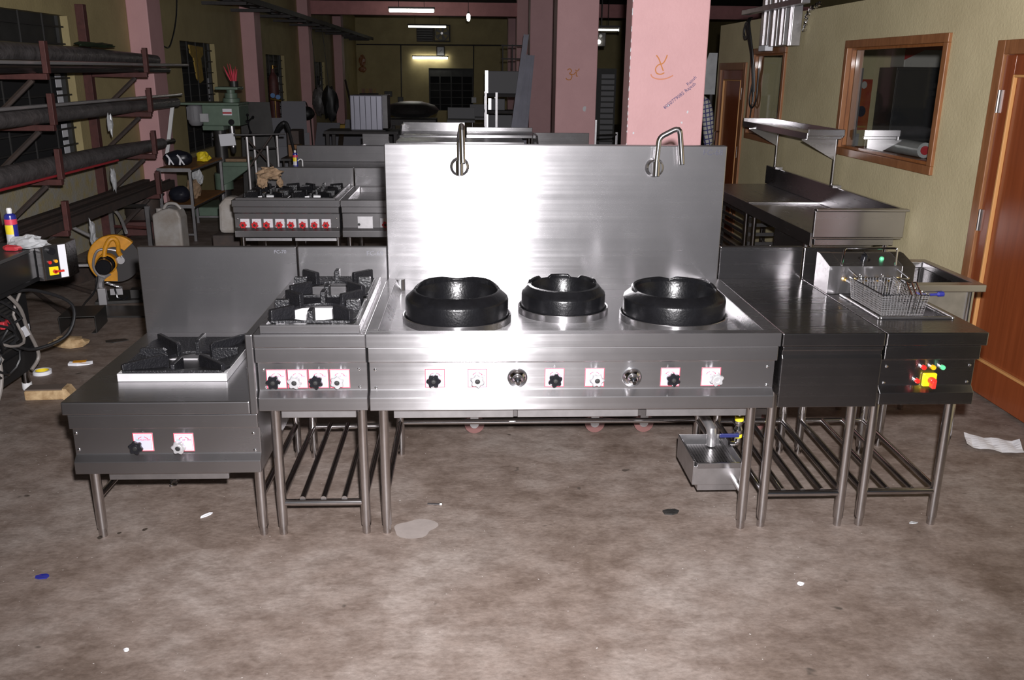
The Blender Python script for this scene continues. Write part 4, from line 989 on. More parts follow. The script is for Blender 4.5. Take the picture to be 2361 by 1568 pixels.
# ================================================================ left side: pipe rack, chop saw, drill, clutter
mat('rack_red', (0.10,0.032,0.028), rough=.6, noise=.35, nscale=15)
mat('rust_dark', (0.055,0.045,0.042), rough=.65, metal=.3, col2=(.085,.06,.05), nscale=12)
mat('pipe_steel', (0.16,0.15,0.15), rough=.32, metal=.9, noise=.4, nscale=8, stretch=(8,.5,8))
mat('pipe_bright', (0.62,0.60,0.60), rough=.25, metal=.6)
mat('film_grey', (0.125,0.115,0.115), rough=.4, noise=.5, nscale=10, bump=.6, bscale=25)
rk = thing('pipe_rack', 'dark red wall rack with cantilever arms holding long pipes', 'rack', (-2.6, 5.2, 0))
LV = (1.70, 1.32, .905, .50)
for y in (4.13, 6.30):
    u = part('upright', G().box(-2.795, -2.715, y-.04, y+.04, 0, 2.33), 'rack_red', rk, bevel=.003)
    for z in LV:
        part('arm', G().box(-2.714, -2.18, y-.025, y+.025, z-.045, z), 'rack_red', rk, bevel=.003)
        part('arm_stop', G().box(-2.205, -2.165, y-.028, y+.028, z+.001, z+.235), 'rack_red', rk, bevel=.003)
        part('brace', G().tube([(-2.70, y, z-.40 if z > .6 else z-.42), (-2.30, y, z-.047)], .022, 6), 'rust_dark', rk)
random.seed(11)
def pipe(x, z, r, y0, y1, m, label, group, cat='pipe', dz=0.0, dx=0.0, n=10, nm='steel_pipe'):
    return solo(nm, G().tube([(x, y0, z), (x+dx*.4, (y0+y1)/2, z+dz*.5), (x+dx, y1, z+dz)], r, n), m, label, cat, group)
NM = ('top', 'second', 'third', 'bottom'); ORD = ('first', 'second', 'third', 'fourth', 'fifth')
for i, z in enumerate(LV):
    xs = (-2.235, -2.40, -2.40, -2.46)[i]
    for j in range((5, 3, 3, 2)[i]):
        r = random.uniform(.020, .030); xs -= r+.004
        pipe(xs, z+.001+r, r, 2.3, random.uniform(6.6, 7.7), 'rust_dark' if j % 2 else 'pipe_steel', 'long dark steel pipe on the %s level of the wall rack, %s from the front' % (NM[i], ORD[j]), 'dark pipes on the %s rack level' % NM[i]); xs -= r+.004
pipe(-2.245, 1.778, .014, 2.3, 7.85, 'pipe_bright', 'bright polished tube on the top rack level', None)
pipe(-2.29, 1.785, .014, 2.3, 6.9, 'pipe_steel', 'thin dull tube beside the bright tube on the top rack level', None)
pipe(-2.285, 1.458, .013, 2.3, 7.65, 'pipe_bright', 'bright polished tube in front on the second rack level', None)
pipe(-2.335, 1.456, .013, 2.3, 7.0, 'pipe_bright', 'bright polished tube behind on the second rack level', None)
solo('wrapped_bundle', G().tube([(-2.42, 2.3, 1.852), (-2.41, 4.2, 1.848), (-2.42, 5.3, 1.845), (-2.42, 7.3, 1.825)], [.085, .08, .075, .055], 12), 'film_grey', 'thick grey film-wrapped bundle on the top rack level', 'bundle')
solo('wrapped_bundle', G().tube([(-2.305, 2.3, 1.382), (-2.305, 4.3, 1.382), (-2.305, 5.8, 1.382), (-2.305, 7.5, 1.375)], [.060, .060, .060, .050], 12), 'film_grey', 'round film-wrapped bundle on the second rack level', 'bundle')
solo('wrapped_bundle', G().tube([(-2.31, 2.3, .988), (-2.305, 4.0, .99), (-2.31, 5.4, .985), (-2.31, 6.9, .965)], [.075, .082, .075, .055], 12), 'film_grey', 'red-edged film-wrapped bundle on the third rack level', 'bundle')
solo('red_tube', G().tube([(-2.226, 2.3, .93), (-2.222, 5.4, .93)], .010, 8), 'carton_red', 'thin dull red tube along the third rack level', 'tube')
solo('green_bundle', lump((-2.42, 5.7, 1.945), .08, .5, 5.2, .25, 2, .5, 3, 18), mat('leaf_green', (.02,.035,.015), rough=.6), 'dark green rag strip lying along the top rack level', 'rag')
for j, (x, r, lb) in enumerate(((-2.25, .0, 'front'), (-2.33, 0, 'middle'), (-2.41, 0, 'rear'))):
    solo('flat_bar', G().box(x-.035, x+.035, 2.4, 6.9-.15*j, .502, .502+.075+.02*j), 'rust_dark', 'rusty flat bar stack lying on the bottom rack level, %s one' % lb, 'bar')
for j, (a, b) in enumerate((((-2.25, 3.2, .586), (-2.25, 6.85, .586)), ((-2.60, 3.0, .915), (-2.62, 7.0, .915)), ((-2.64, 3.0, 1.334), (-2.65, 6.6, 1.334)))):
    solo('thin_rod', G().tube([a, b], .008, 6), 'rust_dark', ['thin rusty rod on the bottom rack level', 'thin rusty rod at the back of the third rack level', 'thin rusty rod at the back of the second rack level'][j], 'rod')
for j, (x, y, z) in enumerate(((-2.22, 5.2, 1.28), (-2.21, 5.1, .80), (-2.20, 4.5, .44))):
    solo('plastic_strip', lump((x+.045, y, z-.02), .10, .22, .35, .95, j+3, .7, 3, 12), 'film_clear', ['torn clear plastic hanging from the second rack level', 'torn clear plastic hanging from the third rack level', 'torn plastic strips hanging from the bottom rack level'][j], 'plastic')

# chop saw
mat('saw_yellow', (0.62,0.27,0.015), rough=.4, noise=.25, nscale=25)
mat('saw_disc', (0.045,0.042,0.042), rough=.85)
mat('saw_alu', (0.40,0.39,0.40), rough=.4, metal=.7)
mat('plate_dark', (0.05,0.048,0.046), rough=.45, metal=.4, noise=.3, nscale=8)
cs = thing('chop_saw', 'yellow cut-off saw with black disc standing on the floor by the low range', 'saw', (-1.75, 3.75, 0))
CC = Vector((-1.715, 3.80, .335))
Ms = Matrix.Translation(CC) @ Matrix.Rotation(R(12), 4, 'Z')
part('abrasive_disc', G().lathe([(0, -.003), (.178, -.003), (.178, .003), (0, .003)], (0,0,0), 40, 'y').xf(Ms), 'saw_disc', cs)
part('blade_guard', G().lathe([(.10, -.028), (.188, -.028), (.192, -.022), (.192, .022), (.188, .028), (.10, .028)], (0,0,0), 30, 'y', R(-225+0), R(-42), close=True).xf(Ms), 'saw_yellow', cs, bevel=.003)
part('lower_guard', G().prism([(-.06, -.02), (.0, -.01), (.01, -.10), (.005, -.165), (-.09, -.16)], 'y', -.034, -.029, Ms), 'saw_yellow', cs)
part('motor', G().lathe([(0, -.20), (.05, -.20), (.058, -.19), (.058, -.12), (.064, -.115), (.064, -.03), (0, -.03)], (-.055, 0, -.02), 24, 'y').xf(Ms), 'knob_black', cs)
part('motor_collar', G().lathe([(.066, -.11), (.075, -.10), (.075, -.035), (.066, -.03)], (-.05, 0, -.015), 24, 'y').xf(Ms), 'saw_yellow', cs)
part('handle', G().tube([Ms @ Vector(p) for p in smooth_path([(-.06, -.10, .03), (-.045, -.10, .10), (-.01, -.10, .165), (.025, -.09, .175), (.045, -.08, .14), (.04, -.06, .07), (.05, -.05, .04)])], .017, 10), 'saw_yellow', cs)
part('guard_strap', G().tube([Ms @ Vector(p) for p in smooth_path([(.06, -.05, .02), (.03, -.055, .075), (-.10, -.055, .085), (-.15, -.05, -.02), (-.13, -.05, -.10), (-.08, -.05, -.13)])], .010, 8), 'saw_alu', cs)
part('spindle_flange', G().lathe([(0, -.05), (.03, -.05), (.035, -.03), (.035, -.004), (0, -.004)], (.045, 0, .0), 20, 'y').xf(Ms), 'saw_alu', cs)
part('arm', G().tube([Ms @ Vector(p) for p in smooth_path([(-.05, -.02, -.09), (-.115, -.02, -.14), (-.13, -.02, -.21), (-.115, -.02, -.27), (-.10, -.03, -.315)])], [.034]*8+[.030]*8+[.026]*9, 8), 'saw_alu', cs)
part('spring', G().tube([Ms @ Vector((-.075+.0016*i+.014*math.cos(i*1.1), -.03+.014*math.sin(i*1.1), -.175-.0007*i)) for i in range(60)], .004, 5), 'saw_alu', cs)
part('foot_arm', G().box(-.135, -.075, -.12, -.06, -.333, -.20).xf(Ms), 'saw_alu', cs, bevel=.006)
part('base_plate', G().box(-.17, .24, -.08, .30, -.335, -.312).xf(Ms), 'plate_dark', cs, bevel=.003)
part('vise_jaw', G().box(.08, .15, -.02, .08, -.312, -.245).box(.15, .21, .02, .04, -.29, -.27).xf(Ms), 'plate_dark', cs, bevel=.003)
part('vise_handle', G().tube([Ms @ Vector(p) for p in ((-.02, -.05, -.22), (-.01, -.05, -.29), (.04, -.06, -.31), (.07, -.06, -.285))], .007, 6), 'knob_black', cs)
part('fence_plate', G().box(-.06, .03, -.03, -.02, -.275, -.225).xf(Ms), 'saw_alu', cs)
part('cord', G().tube(smooth_path([Ms @ Vector((-.13, -.04, -.12)), Ms @ Vector((-.155, -.10, -.22)), (-1.86, 3.5, .06), (-1.84, 3.28, .008)]), .006, 6), 'cable_black', cs)

bp_ = thing('bent_plate', 'dark bent steel plate standing like a low stool on the floor', 'plate', (-1.66, 3.05, 0))
part('top', G().box(-1.80, -1.565, 2.90, 3.20, .118, .124).xf(rotz(R(8), (-1.68, 3.05, 0))), 'plate_dark', bp_)
part('side', G().box(-1.569, -1.565, 2.90, 3.20, .002, .1175).xf(rotz(R(8), (-1.68, 3.05, 0))), 'plate_dark', bp_)
part('side', G().box(-1.80, -1.796, 2.90, 3.20, .002, .1175).xf(rotz(R(8), (-1.68, 3.05, 0))), 'plate_dark', bp_)
part('foot_fold', G().box(-1.60, -1.57, 2.90, 3.20, 0, .003).xf(rotz(R(8), (-1.68, 3.05, 0))), 'plate_dark', bp_)
solo('floor_plate', G().box(-1.9, -1.2, 3.32, 3.62, 0, .014), 'plate_dark', 'flat dark steel plate on the floor in front of the chop saw', 'plate')
random.seed(5)
SB = [((-2.6, 4.2), (-1.9, 3.3)), ((-2.7, 4.6), (-2.0, 4.0)), ((-2.6, 3.9), (-2.05, 3.0)), ((-2.5, 4.85), (-1.55, 4.45)), ((-2.65, 5.55), (-1.6, 5.4)), ((-2.3, 5.25), (-1.35, 4.8))]
for j, (a, b) in enumerate(SB):
    z = .018+.0*j
    solo('scrap_bar', G().tube([(a[0], a[1], .02), (b[0], b[1], .02)], .018, 6), 'rust_dark', 'rusty scrap bar lying on the floor under the pipe rack, %s from the camera' % ('second', 'third', 'nearest', 'fourth', 'farthest', 'fifth')[j], 'bar', 'scrap bars under the rack')
for j, (x, y, sx, sy, h) in enumerate(((-2.5, 4.5, .5, .3, .10), (-2.5, 6.53, .30, .14, .14), (-2.0, 4.87, .20, .12, .09))):
    solo('scrap_offcut', G().box(x-sx/2, x+sx/2, y-sy/2, y+sy/2, .04, .04+h).box(x-sx/2, x-sx/2+.02, y-sy/2, y+sy/2, 0, .04).box(x+sx/2-.02, x+sx/2, y-sy/2, y+sy/2, 0, .04).xf(rotz(R(20*j-15), (x, y, 0))), 'rust_dark' if j != 1 else 'rack_red', ['dark folded scrap steel piece on the floor nearest the left counter', 'dull red folded scrap piece on the floor under the rack', 'dark folded scrap steel piece on the floor beside the chop saw'][j], 'scrap')
for j, (a, m_, b) in enumerate((((-2.72, 5.0, .52), (-2.5, 4.9, .40), (-2.1, 4.75, .25)), ((-2.6, 5.95, .44), (-2.45, 5.85, .36), (-2.3, 5.6, .22)))):
    solo('curved_tube', G().tube(smooth_path([a, m_, b]), .016, 8), 'pipe_bright', ['curved steel tube propped behind the chop saw, left one', 'curved steel tube propped behind the chop saw, right one'][j], 'tube')
solo('bright_tube', G().tube([(-2.3, 3.95, .245), (-1.86, 4.02, .245)], .013, 8), 'pipe_bright', 'short bright steel tube sticking out level with the chop saw', 'tube')
solo('blue_box', G().box(-1.64, -1.54, 5.2, 5.3, 0, .12), 'can_blue', 'small blue box on the floor right of the chop saw disc', 'box', bevel=.006)

# jerrycan
jc = thing('jerrycan', 'stained milky plastic jerrycan on the floor beside the small shelf table', 'jerrycan', (-1.99, 5.9, 0))
part('body', G().prism([(-.135, .0), (.135, 0), (.145, .02), (.145, .33), (.12, .40), (.03, .42), (-.05, .40), (-.145, .35), (-.145, .02)], 'y', -.09, .09, place(-1.99, 5.95, 0, R(-6))), 'plastic_milky', jc, bevel=.03, seg=4)
part('neck', G().lathe([(.0, .0), (.032, 0), (.032, .045), (0, .045)], (0,0,0), 14).xf(place(-2.085, 5.95, .362, 0)), 'plastic_milky', jc)
part('handle', G().tube(smooth_path([(-2.04, 5.95, .40), (-2.0, 5.95, .45), (-1.92, 5.95, .45), (-1.87, 5.95, .40)]), .015, 8), 'plastic_milky', jc)
solo('white_canister', G().prism([(-.11, 0), (.11, 0), (.12, .04), (.11, .26), (.05, .33), (-.05, .33), (-.11, .26), (-.12, .04)], 'y', -.08, .08, place(-1.16, 5.2, .30)), 'plastic_milky', 'pale plastic canister standing behind the four-burner range left edge', 'canister', bevel=.03)
solo('canister_block', G().box(-1.33, -.99, 5.06, 5.36, .0, .295), 'rust_dark', 'dark box under the pale canister behind the four-burner range', 'box', bevel=.01)
solo('drum', G().lathe([(0, 0), (.20, 0), (.21, .02), (.20, .20), (.21, .22), (.20, .40), (.22, .42), (.18, .43), (0, .43)], (-2.55, 6.85, 0), 24), 'rust_dark', 'short rusty drum under the pipe rack behind the jerrycan', 'drum')
t = thing('trestle', 'bare grey steel trestle frame standing under the rack behind the jerrycan', 'frame', (-2.4, 6.3, 0))
for (x, y) in ((-2.62, 6.1), (-2.22, 6.0)): part('post', G().box(x-.02, x+.02, y-.02, y+.02, 0, .42), 'steel_plain', t)
part('crossbar', G().tube([(-2.62, 6.1, .41), (-2.22, 6.0, .42)], .020, 6), 'steel_plain', t)
part('crossbar', G().tube([(-2.62, 6.1, .20), (-2.22, 6.0, .20)], .016, 6), 'rack_red', t)

# small two-tier table with helmets and rags
mat('ply_top', (0.30,0.13,0.035), rough=.5, noise=.3, nscale=8)
st_ = thing('shelf_table', 'two-tier steel-framed table with orange-brown wooden shelves by the drill', 'table', (-2.0, 6.8, 0))
tx0, tx1, ty0, ty1 = -2.205, -1.86, 6.345, 7.55
for z in (.735, .36): part('shelf', G().box(tx0, tx1, ty0, ty1, z, z+.022), 'ply_top', st_); part('edge_frame', G().box(tx0, tx1, ty0-.006, ty0-.0005, z-.012, z+.024).box(tx1+.0005, tx1+.006, ty0, ty1, z-.012, z+.005), 'steel_plain', st_)
for x in (tx0+.015, tx1-.015):
    for y in (ty0+.015, ty1-.015): part('leg', G().box(x-.014, x+.014, y-.014, y+.014, 0, .735), 'steel_plain', st_)
for y in (ty0+.015, ty1-.015): part('stretcher', G().box(tx0+.03, tx1-.03, y-.01, y+.01, .06, .08), 'steel_plain', st_)
mat('helmet_dark', (.012,.013,.02), rough=.35)
wm = thing('welding_mask', 'dark welding mask with white straps on the shelf table top', 'mask', (-2.02, 6.6, .758))
part('shell', lump((-2.05, 6.58, .835), .10, 1.5, .9, .85, 6, .15, 2, 18, -.076), 'helmet_dark', wm)
for dx in (-.06, .05): part('strap', G().tube(smooth_path([(-2.05+dx-.03, 6.49, .88), (-2.05+dx, 6.48, .84), (-2.05+dx-.01, 6.485, .78)]), .010, 6).tube([(-2.05+dx, 6.482, .845), (-2.05+dx+.035, 6.49, .78)], .008, 6), 'paper_white', wm)
solo('yellow_bag', lump((-1.93, 7.05, .81), .07, 1, 1.1, .85, 8, .4, 3, 14, -.052), 'can_yellow', 'small crumpled yellow bag on the shelf table beside the welding mask', 'bag')
solo('helmet', lump((-2.05, 6.52, .47), .11, 1.0, .9, .82, 2, .12, 2, 18, -.087), 'helmet_dark', 'glossy black helmet on the lower tier of the shelf table', 'helmet')
rg = solo('rag', lump((-2.0, 6.85, .485), .10, .75, .7, 1.0, 12, .4, 2.6, 16, -.102), 'card_brown', 'brown and white rags piled on the lower tier of the shelf table', 'rag')
part('white_cloth', lump((-1.97, 6.93, .60), .07, .8, .5, 1.15, 14, .6, 2.4, 14), 'film_clear', rg)

# drilling machine
mat('machine_green', (0.13,0.19,0.14), rough=.45, noise=.2, nscale=8)
dm = thing('drill_press', 'green pillar drilling machine with grey motor by the left windows', 'drill press', (-2.05, 8.25, 0))
Y0 = 8.2
part('base', G().box(-2.40, -1.60, 7.95, 8.6, 0, .12), 'machine_green', dm, bevel=.02)
part('column', G().cyl((-2.06, 8.30, .12), (-2.06, 8.30, 1.10), .075, 18), 'plate_dark', dm)
part('column_collar', G().lathe([(.078, .30), (.11, .30), (.11, .50), (.078, .50)], (-2.06, 8.30, 0), 18), 'machine_green', dm)
part('head', G().box(-2.18, -1.74, 8.02, 8.50, 1.085, 1.325), 'machine_green', dm, bevel=.012)
part('head_step', G().box(-2.20, -1.95, 8.06, 8.46, 1.03, 1.084), 'machine_green', dm, bevel=.006)
part('belt_cover', G().box(-2.44, -1.735, 8.0, 8.52, 1.326, 1.352), 'machine_green', dm, bevel=.006)
part('cone_pulley', G().lathe([(.10, 1.353), (.10, 1.40), (.075, 1.405), (.075, 1.46), (.05, 1.465), (.05, 1.51), (0, 1.512)], (-1.88, 8.25, 0), 20), 'machine_green', dm)
part('cover_cap', G().box(-2.03, -1.76, 8.1, 8.4, 1.50, 1.535), 'machine_green', dm, bevel=.01)
part('motor', G().lathe([(0, 1.075), (.06, 1.08), (.085, 1.11), (.09, 1.14), (.09, 1.31), (.07, 1.325), (0, 1.325)], (-2.295, 8.15, 0), 22), 'grey_paint', dm)
for j in range(9):
    a = R(190+j*20); part('cooling_fin', G().box(.088, .098, -.004, .004, 1.15, 1.30).xf(Matrix.Translation((-2.295, 8.15, 0)) @ Matrix.Rotation(a, 4, 'Z')), 'grey_paint', dm)
part('switch_box', G().box(-2.20, -2.10, 7.985, 8.018, 1.13, 1.23), 'film_clear', dm, bevel=.005)
part('name_plate', G().box(-1.935, -1.825, 8.012, 8.0195, 1.21, 1.285), 'paper_white', dm, bevel=.004)
part('plate_band', G().box(-1.933, -1.827, 8.009, 8.0115, 1.228, 1.248), 'carton_red', dm)
part('depth_dial', G().lathe([(0, -.018), (.034, -.018), (.036, 0), (0, 0)], (-1.84, 8.019, 1.130), 20, 'y'), 'knob_black', dm)
part('spindle', G().cyl((-1.90, 8.25, .82), (-1.90, 8.25, 1.084), .035, 14), 'steel_plain', dm)
part('chuck', G().lathe([(.015, .74), (.03, .76), (.035, .82), (0, .82)], (-1.90, 8.25, 0), 14), 'plate_dark', dm)
for a in (20, 140, 260):
    c, s = math.cos(R(a)), math.sin(R(a)); part('feed_handle', G().cyl((-1.70, 8.2, 1.13), (-1.70+.01, 8.2+.02*c, 1.13), .02, 8).cyl((-1.69, 8.2, 1.13), (-1.66, 8.2+.16*c, 1.13+.13*s), .008, 6).ball((-1.66, 8.2+.16*c, 1.13+.13*s), .018, 8), 'knob_black', dm)
part('table', G().box(-2.0, -1.66, 8.05, 8.45, .60, .655), 'machine_green', dm, bevel=.01)
part('table_arm', G().prism([(-2.06, .35), (-1.95, .40), (-1.72, .56), (-1.72, .599), (-2.06, .599)], 'y', 8.18, 8.36), 'machine_green', dm, bevel=.008)
part('work_piece', G().box(-1.97, -1.72, 8.1, 8.4, .656, .69), 'card_brown', dm)
pn = solo('paper_note', G().box(-1.975, -1.79, 7.93, 7.934, .86, 1.0).xf(Matrix.Translation((-1.88, 7.93, .93)) @ Matrix.Rotation(R(-5), 4, 'Y') @ Matrix.Translation((1.88, -7.93, -.93))), 'paper_white', 'white paper sheet hanging under the green drill head', 'paper')
part('string', G().tube([(-1.88, 7.935, .99), (-1.88, 8.03, 1.084)], .003, 5), 'cable_black', pn)
t = thing('flower_pot', 'dried reddish flower sprigs in a small tin on the drill cover', 'flowers', (-1.83, 8.3, 1.536))
part('tin', G().lathe([(0, 1.5365), (.05, 1.5365), (.05, 1.60), (.045, 1.60), (.045, 1.54), (0, 1.54)], (-1.84, 8.28, 0), 14), 'plate_dark', t)
for j in range(7):
    a = j*.9; part('sprig', G().tube([(-1.84+.02*math.cos(a), 8.28+.02*math.sin(a), 1.56), (-1.84+.05*math.cos(a)-.02, 8.28+.05*math.sin(a), 1.66+.02*(j % 3)), (-1.84+.08*math.cos(a)-.03, 8.28+.06*math.sin(a), 1.74+.03*(j % 3))], [.006, .012, .002], 5), 'carton_red' if j % 2 else 'sticker_red', t)
# tubular stand right of the drill
t = thing('tube_stand', 'bright steel tube stand right of the drilling machine', 'stand', (-1.5, 7.7, 0))
for (x, y, h) in ((-1.60, 7.72, .98), (-1.55, 7.85, .98), (-1.37, 7.72, .88), (-1.30, 7.95, .98)): part('post', G().cyl((x, y, 0), (x, y, h), .016, 10), 'pipe_bright', t)
part('crossbar', G().cyl((-1.75, 7.72, 1.0), (-1.20, 7.95, 1.0), .012, 8), 'steel_plain', t); part('crossbar', G().cyl((-1.60, 7.72, .84), (-1.30, 7.95, .84), .010, 8), 'steel_plain', t)
part('cross_brace', G().tube([(-1.62, 7.72, .98), (-1.36, 7.95, .60)], .012, 6).tube([(-1.62, 7.75, .60), (-1.36, 7.95, .98)], .012, 6), 'rust_dark', t)
# leaning sheet behind
sh = G().box(-1.98, -1.60, 8.9, 8.906, 0, 1.33); sh.v = [(x+(.12*(1-z/1.33) if x > -1.7 else 0), y+.12*z, z) for x, y, z in sh.v]
solo('dark_sheet', sh, 'plate_dark', 'large dark steel sheet standing behind the drilling machine', 'sheet')

# clutter further back along the left wall
gc = thing('gas_cylinder', 'slim dark red gas cylinder standing by the second pillar', 'gas cylinder', (-2.47, 13.55, 0))
part('cylinder', G().lathe([(0, 0), (.09, 0), (.09, 1.50), (.07, 1.62), (.03, 1.68), (.03, 1.74), (0, 1.74)], (-2.47, 13.5, 0), 20), 'rack_red', gc)
part('valve', G().cyl((-2.47, 13.5, 1.741), (-2.47, 13.5, 1.80), .02, 8).cyl((-2.47, 13.5, 1.78), (-2.40, 13.48, 1.78), .012, 8), 'brass', gc)
rg2 = thing('gas_regulator', 'gas regulator with two round blue gauges by the gas cylinder', 'regulator', (-2.38, 13.1, 1.25))
part('body', G().cyl((-2.45, 13.1, 1.24), (-2.27, 13.1, 1.21), .022, 10).cyl((-2.38, 13.1, 0.0), (-2.38, 13.1, 1.22), .012, 8), 'brass', rg2)
mat('gauge_blue', (0.10,0.22,0.45), rough=.4)
for x in (-2.405, -2.315): part('gauge', G().disc((x, 13.06, 1.30-(x+2.405)*.3), .040, .03, 'y', 20), 'gauge_blue', rg2)
for j, (x, y, wd, h, rz_, lb) in enumerate(((-2.05, 12.95, .42, 1.20, 8, 'grey board leaning by the second window, tallest'), (-2.30, 12.3, .40, .95, 10, 'grey board leaning in front of the tallest grey board'), (-2.0, 11.9, .75, .74, 6, 'wide grey board leaning behind the welding arm'), (-1.72, 11.5, .8, .55, 8, 'low wide grey board leaning nearest the bench back'))):
    g = G().box(-wd/2, wd/2, 0, .02, 0, h); g.v = [(a, b+.22*c, c) for a, b, c in g.v]; g.xf(place(x, y, 0, R(rz_)))
    solo('grey_board', g, mat('board_grey', (.16,.16,.18), rough=.55), lb, 'board')
for j, (x, wd, h, lb) in enumerate(((-1.85, .45, .74, 'pale grey carton panel leaning left, by the hanging work clothes'), (-1.22, .62, .80, 'pale grey carton panel leaning right, by the hanging work clothes'))):
    g = G().box(-wd/2, wd/2, 0, .03, 0, h); g.v = [(a+.10*c, b+.25*c, c) for a, b, c in g.v]; g.xf(place(x, 14.8, 0, R(-4)))
    t = thing('flattened_carton', lb, 'carton', (x, 14.8, 0)); part('panel', g, 'board_grey', t)
solo('yellow_crate', G().box(-2.05, -1.35, 15.6, 16.0, .45, .66).box(-2.05, -1.35, 15.6, 16.0, 0, .10).box(-2.05, -2.0, 15.6, 16, .1, .45).box(-1.4, -1.35, 15.6, 16, .1, .45), mat('crate_yellow', (.42,.26,.02), rough=.6), 'yellow crate behind the pale grey carton panels', 'crate')
wa = thing('spot_welder', 'dark welding stand with curved black hose arm, left of the splash bench', 'welder', (-1.5, 9.0, 0))
part('cabinet', G().box(-1.46, -1.30, 9.35, 9.75, 0, .95), 'rust_dark', wa, bevel=.01)
part('arm', G().tube(smooth_path([(-1.53, 8.95, .90), (-1.46, 8.9, 1.02), (-1.38, 8.88, 1.075), (-1.34, 8.88, 1.0), (-1.31, 8.88, .85), (-1.285, 8.88, .70)]), [.035]*12+[.028]*8+[.018]*11, 8), 'cable_black', wa)
part('table', G().box(-1.45, -1.05, 8.8, 9.3, .60, .63), 'plate_dark', wa); part('orange_box', G().box(-1.40, -1.25, 9.1, 9.25, .6305, .78), 'ply_top', wa)
for (x, y) in ((-1.10, 8.84), (-1.10, 9.26), (-1.42, 8.84)): part('leg', G().cyl((x, y, 0), (x, y, .6), .014, 8), 'steel_tube', wa)
for j, (x, y, z, sx, sz, lb) in enumerate(((-2.36, 17.6, 1.05, .7, 1.6, 'dark work clothes hanging on the third pillar'), (-2.08, 17.4, 1.02, .8, 1.9, 'black jacket hanging right of the dark work clothes'))):
    solo('work_clothes', lump((x, y, z), .20, sx, .5, sz, 22+j, .35, 2.2, 18), 'film_grey' if j == 0 else 'cable_black', lb, 'clothes')
    part('hanging_cord', G().tube([(x, y, z+.2), (x-.1, y, 2.61)], .006, 5), 'cable_black', bpy.data.objects['work_clothes' if j == 0 else 'work_clothes.001'])
hb = thing('black_bag', 'round black bag with loop handle on a small stand by the third pillar', 'bag', (-2.56, 17.0, 0))
part('bag', lump((-2.56, 17.0, .82), .20, 1.0, .7, .72, 31, .15, 2, 18), 'cable_black', hb)
part('handle', G().tube(smooth_path([(-2.64, 16.95, .94), (-2.62, 16.95, 1.05), (-2.54, 16.95, 1.06), (-2.50, 16.95, .94)]), .012, 6), 'cable_black', hb)
for dx in (-.10, .12): part('stand_leg', G().cyl((-2.56+dx, 17.0, 0), (-2.56+dx*.8, 17.0, .70), .014, 6), 'rust_dark', hb)
solo('leaning_plank', G().tube([(-2.08, 22.1, .02), (-2.50, 23.1, 1.45)], .03, 6), 'rust_dark', 'dark plank leaning on the farthest left pillar', 'plank')
solo('yellow_cloth', G().prism([(9.98, 2.05), (10.62, 2.03), (10.60, 1.93), (10.48, 1.88), (10.52, 1.58), (10.36, 1.54), (10.22, 1.60), (10.14, 1.88), (10.0, 1.94)], 'x', -2.855, -2.835), mat('cloth_ochre', (.42,.28,.06), rough=.9, noise=.3, nscale=15), 'small ochre shirt hanging in the second left window', 'cloth')
for j, (y, lb) in enumerate(((8.10, 'black cable pair running down the nearest left pillar'), (13.24, 'black cable pair running down the second left pillar'), (18.40, 'black cable pair running down the third left pillar'))):
    t = thing('wall_cable', lb, 'cable', (XL+.03, y, .4))
    for d in (0, .05): part('cable', G().tube([(XL+.02, y+d, 2.68), (XL+.022, y+d, 1.6), (XL+.02, y+d, .5)], .014, 6), 'cable_black', t)
solo('loose_cable', G().tube(smooth_path([(XL+.015, 9.55, 3.0), (XL+.02, 9.35, 2.4), (XL+.015, 9.0, 2.02), (XL+.015, 8.75, 2.0)]), .010, 6), 'cable_black', 'loose black cable curving down the wall above the second left window', 'cable')
solo('wall_box', G().box(-2.785, -2.70, 8.14, 8.22, .98, 1.25), 'film_clear', 'small pale switch box on the wall beside the nearest left pillar', 'switch box', bevel=.006)
solo('white_strip', G().box(-2.44, -2.40, 7.52, 7.54, .75, 1.36).xf(Matrix.Translation((-2.42, 7.53, 1.05)) @ Matrix.Rotation(R(12), 4, 'Y') @ Matrix.Translation((2.42, -7.53, -1.05))), 'white_plastic', 'white plastic strip leaning on the nearest left pillar', 'strip')

# ---------------------------------------------------------------- left counter unit cut by the frame
mat('counter_black', (0.02,0.02,0.021), rough=.35, metal=.3)
mat('plastic_film_dark', (0.09,0.09,0.09), rough=.3, metal=.4)
cu = thing('counter_unit', 'black counter unit with louvred base and steel control box at the left edge', 'counter', (-1.7, 1, 0))
part('top', G().box(-2.05, -1.252, -.6, 1.74, .832, .850), 'plastic_film_dark', cu, bevel=.003)
part('front_panel', G().box(-1.275, -1.255, -.6, 1.74, .692, .831), 'counter_black', cu, bevel=.002)
part('case', G().box(-2.0, -1.276, -.6, 1.74, .66, .831), 'counter_black', cu)
part('base', G().box(-2.0, -1.44, -.5, 1.84, .14, .659), 'counter_black', cu, bevel=.004)
for i in range(12):
    z = .30+i*.022; part('louvre', G().box(-1.4395, -1.432, .3, 1.66, z, z+.012), 'plate_dark', cu)
part('base_rail', G().box(-1.4395, -1.425, -.5, 1.84, .14, .26), 'counter_black', cu)
for (x, y) in ((-1.49, 1.80), (-1.95, 1.80), (-1.49, -.4), (-1.95, -.4)):
    l = part('leg', G().cyl((x, y, .04), (x, y, .139), .022, 14), 'steel_tube', cu); part('foot', G().lathe([(0, 0), (.024, 0), (.027, .008), (.026, .041), (0, .041)], (x, y, 0), 16), 'white_plastic', l)
cb = part('control_box', G().prism([(-1.225, 1.625), (-1.132, 1.718), (-1.132, 1.84), (-1.245, 1.88), (-1.245, 1.742), (-1.251, 1.625)], 'z', .668, .855), 'steel_dark', cu, bevel=.002, label='steel control box with red and amber lamps and a yellow rotary switch')
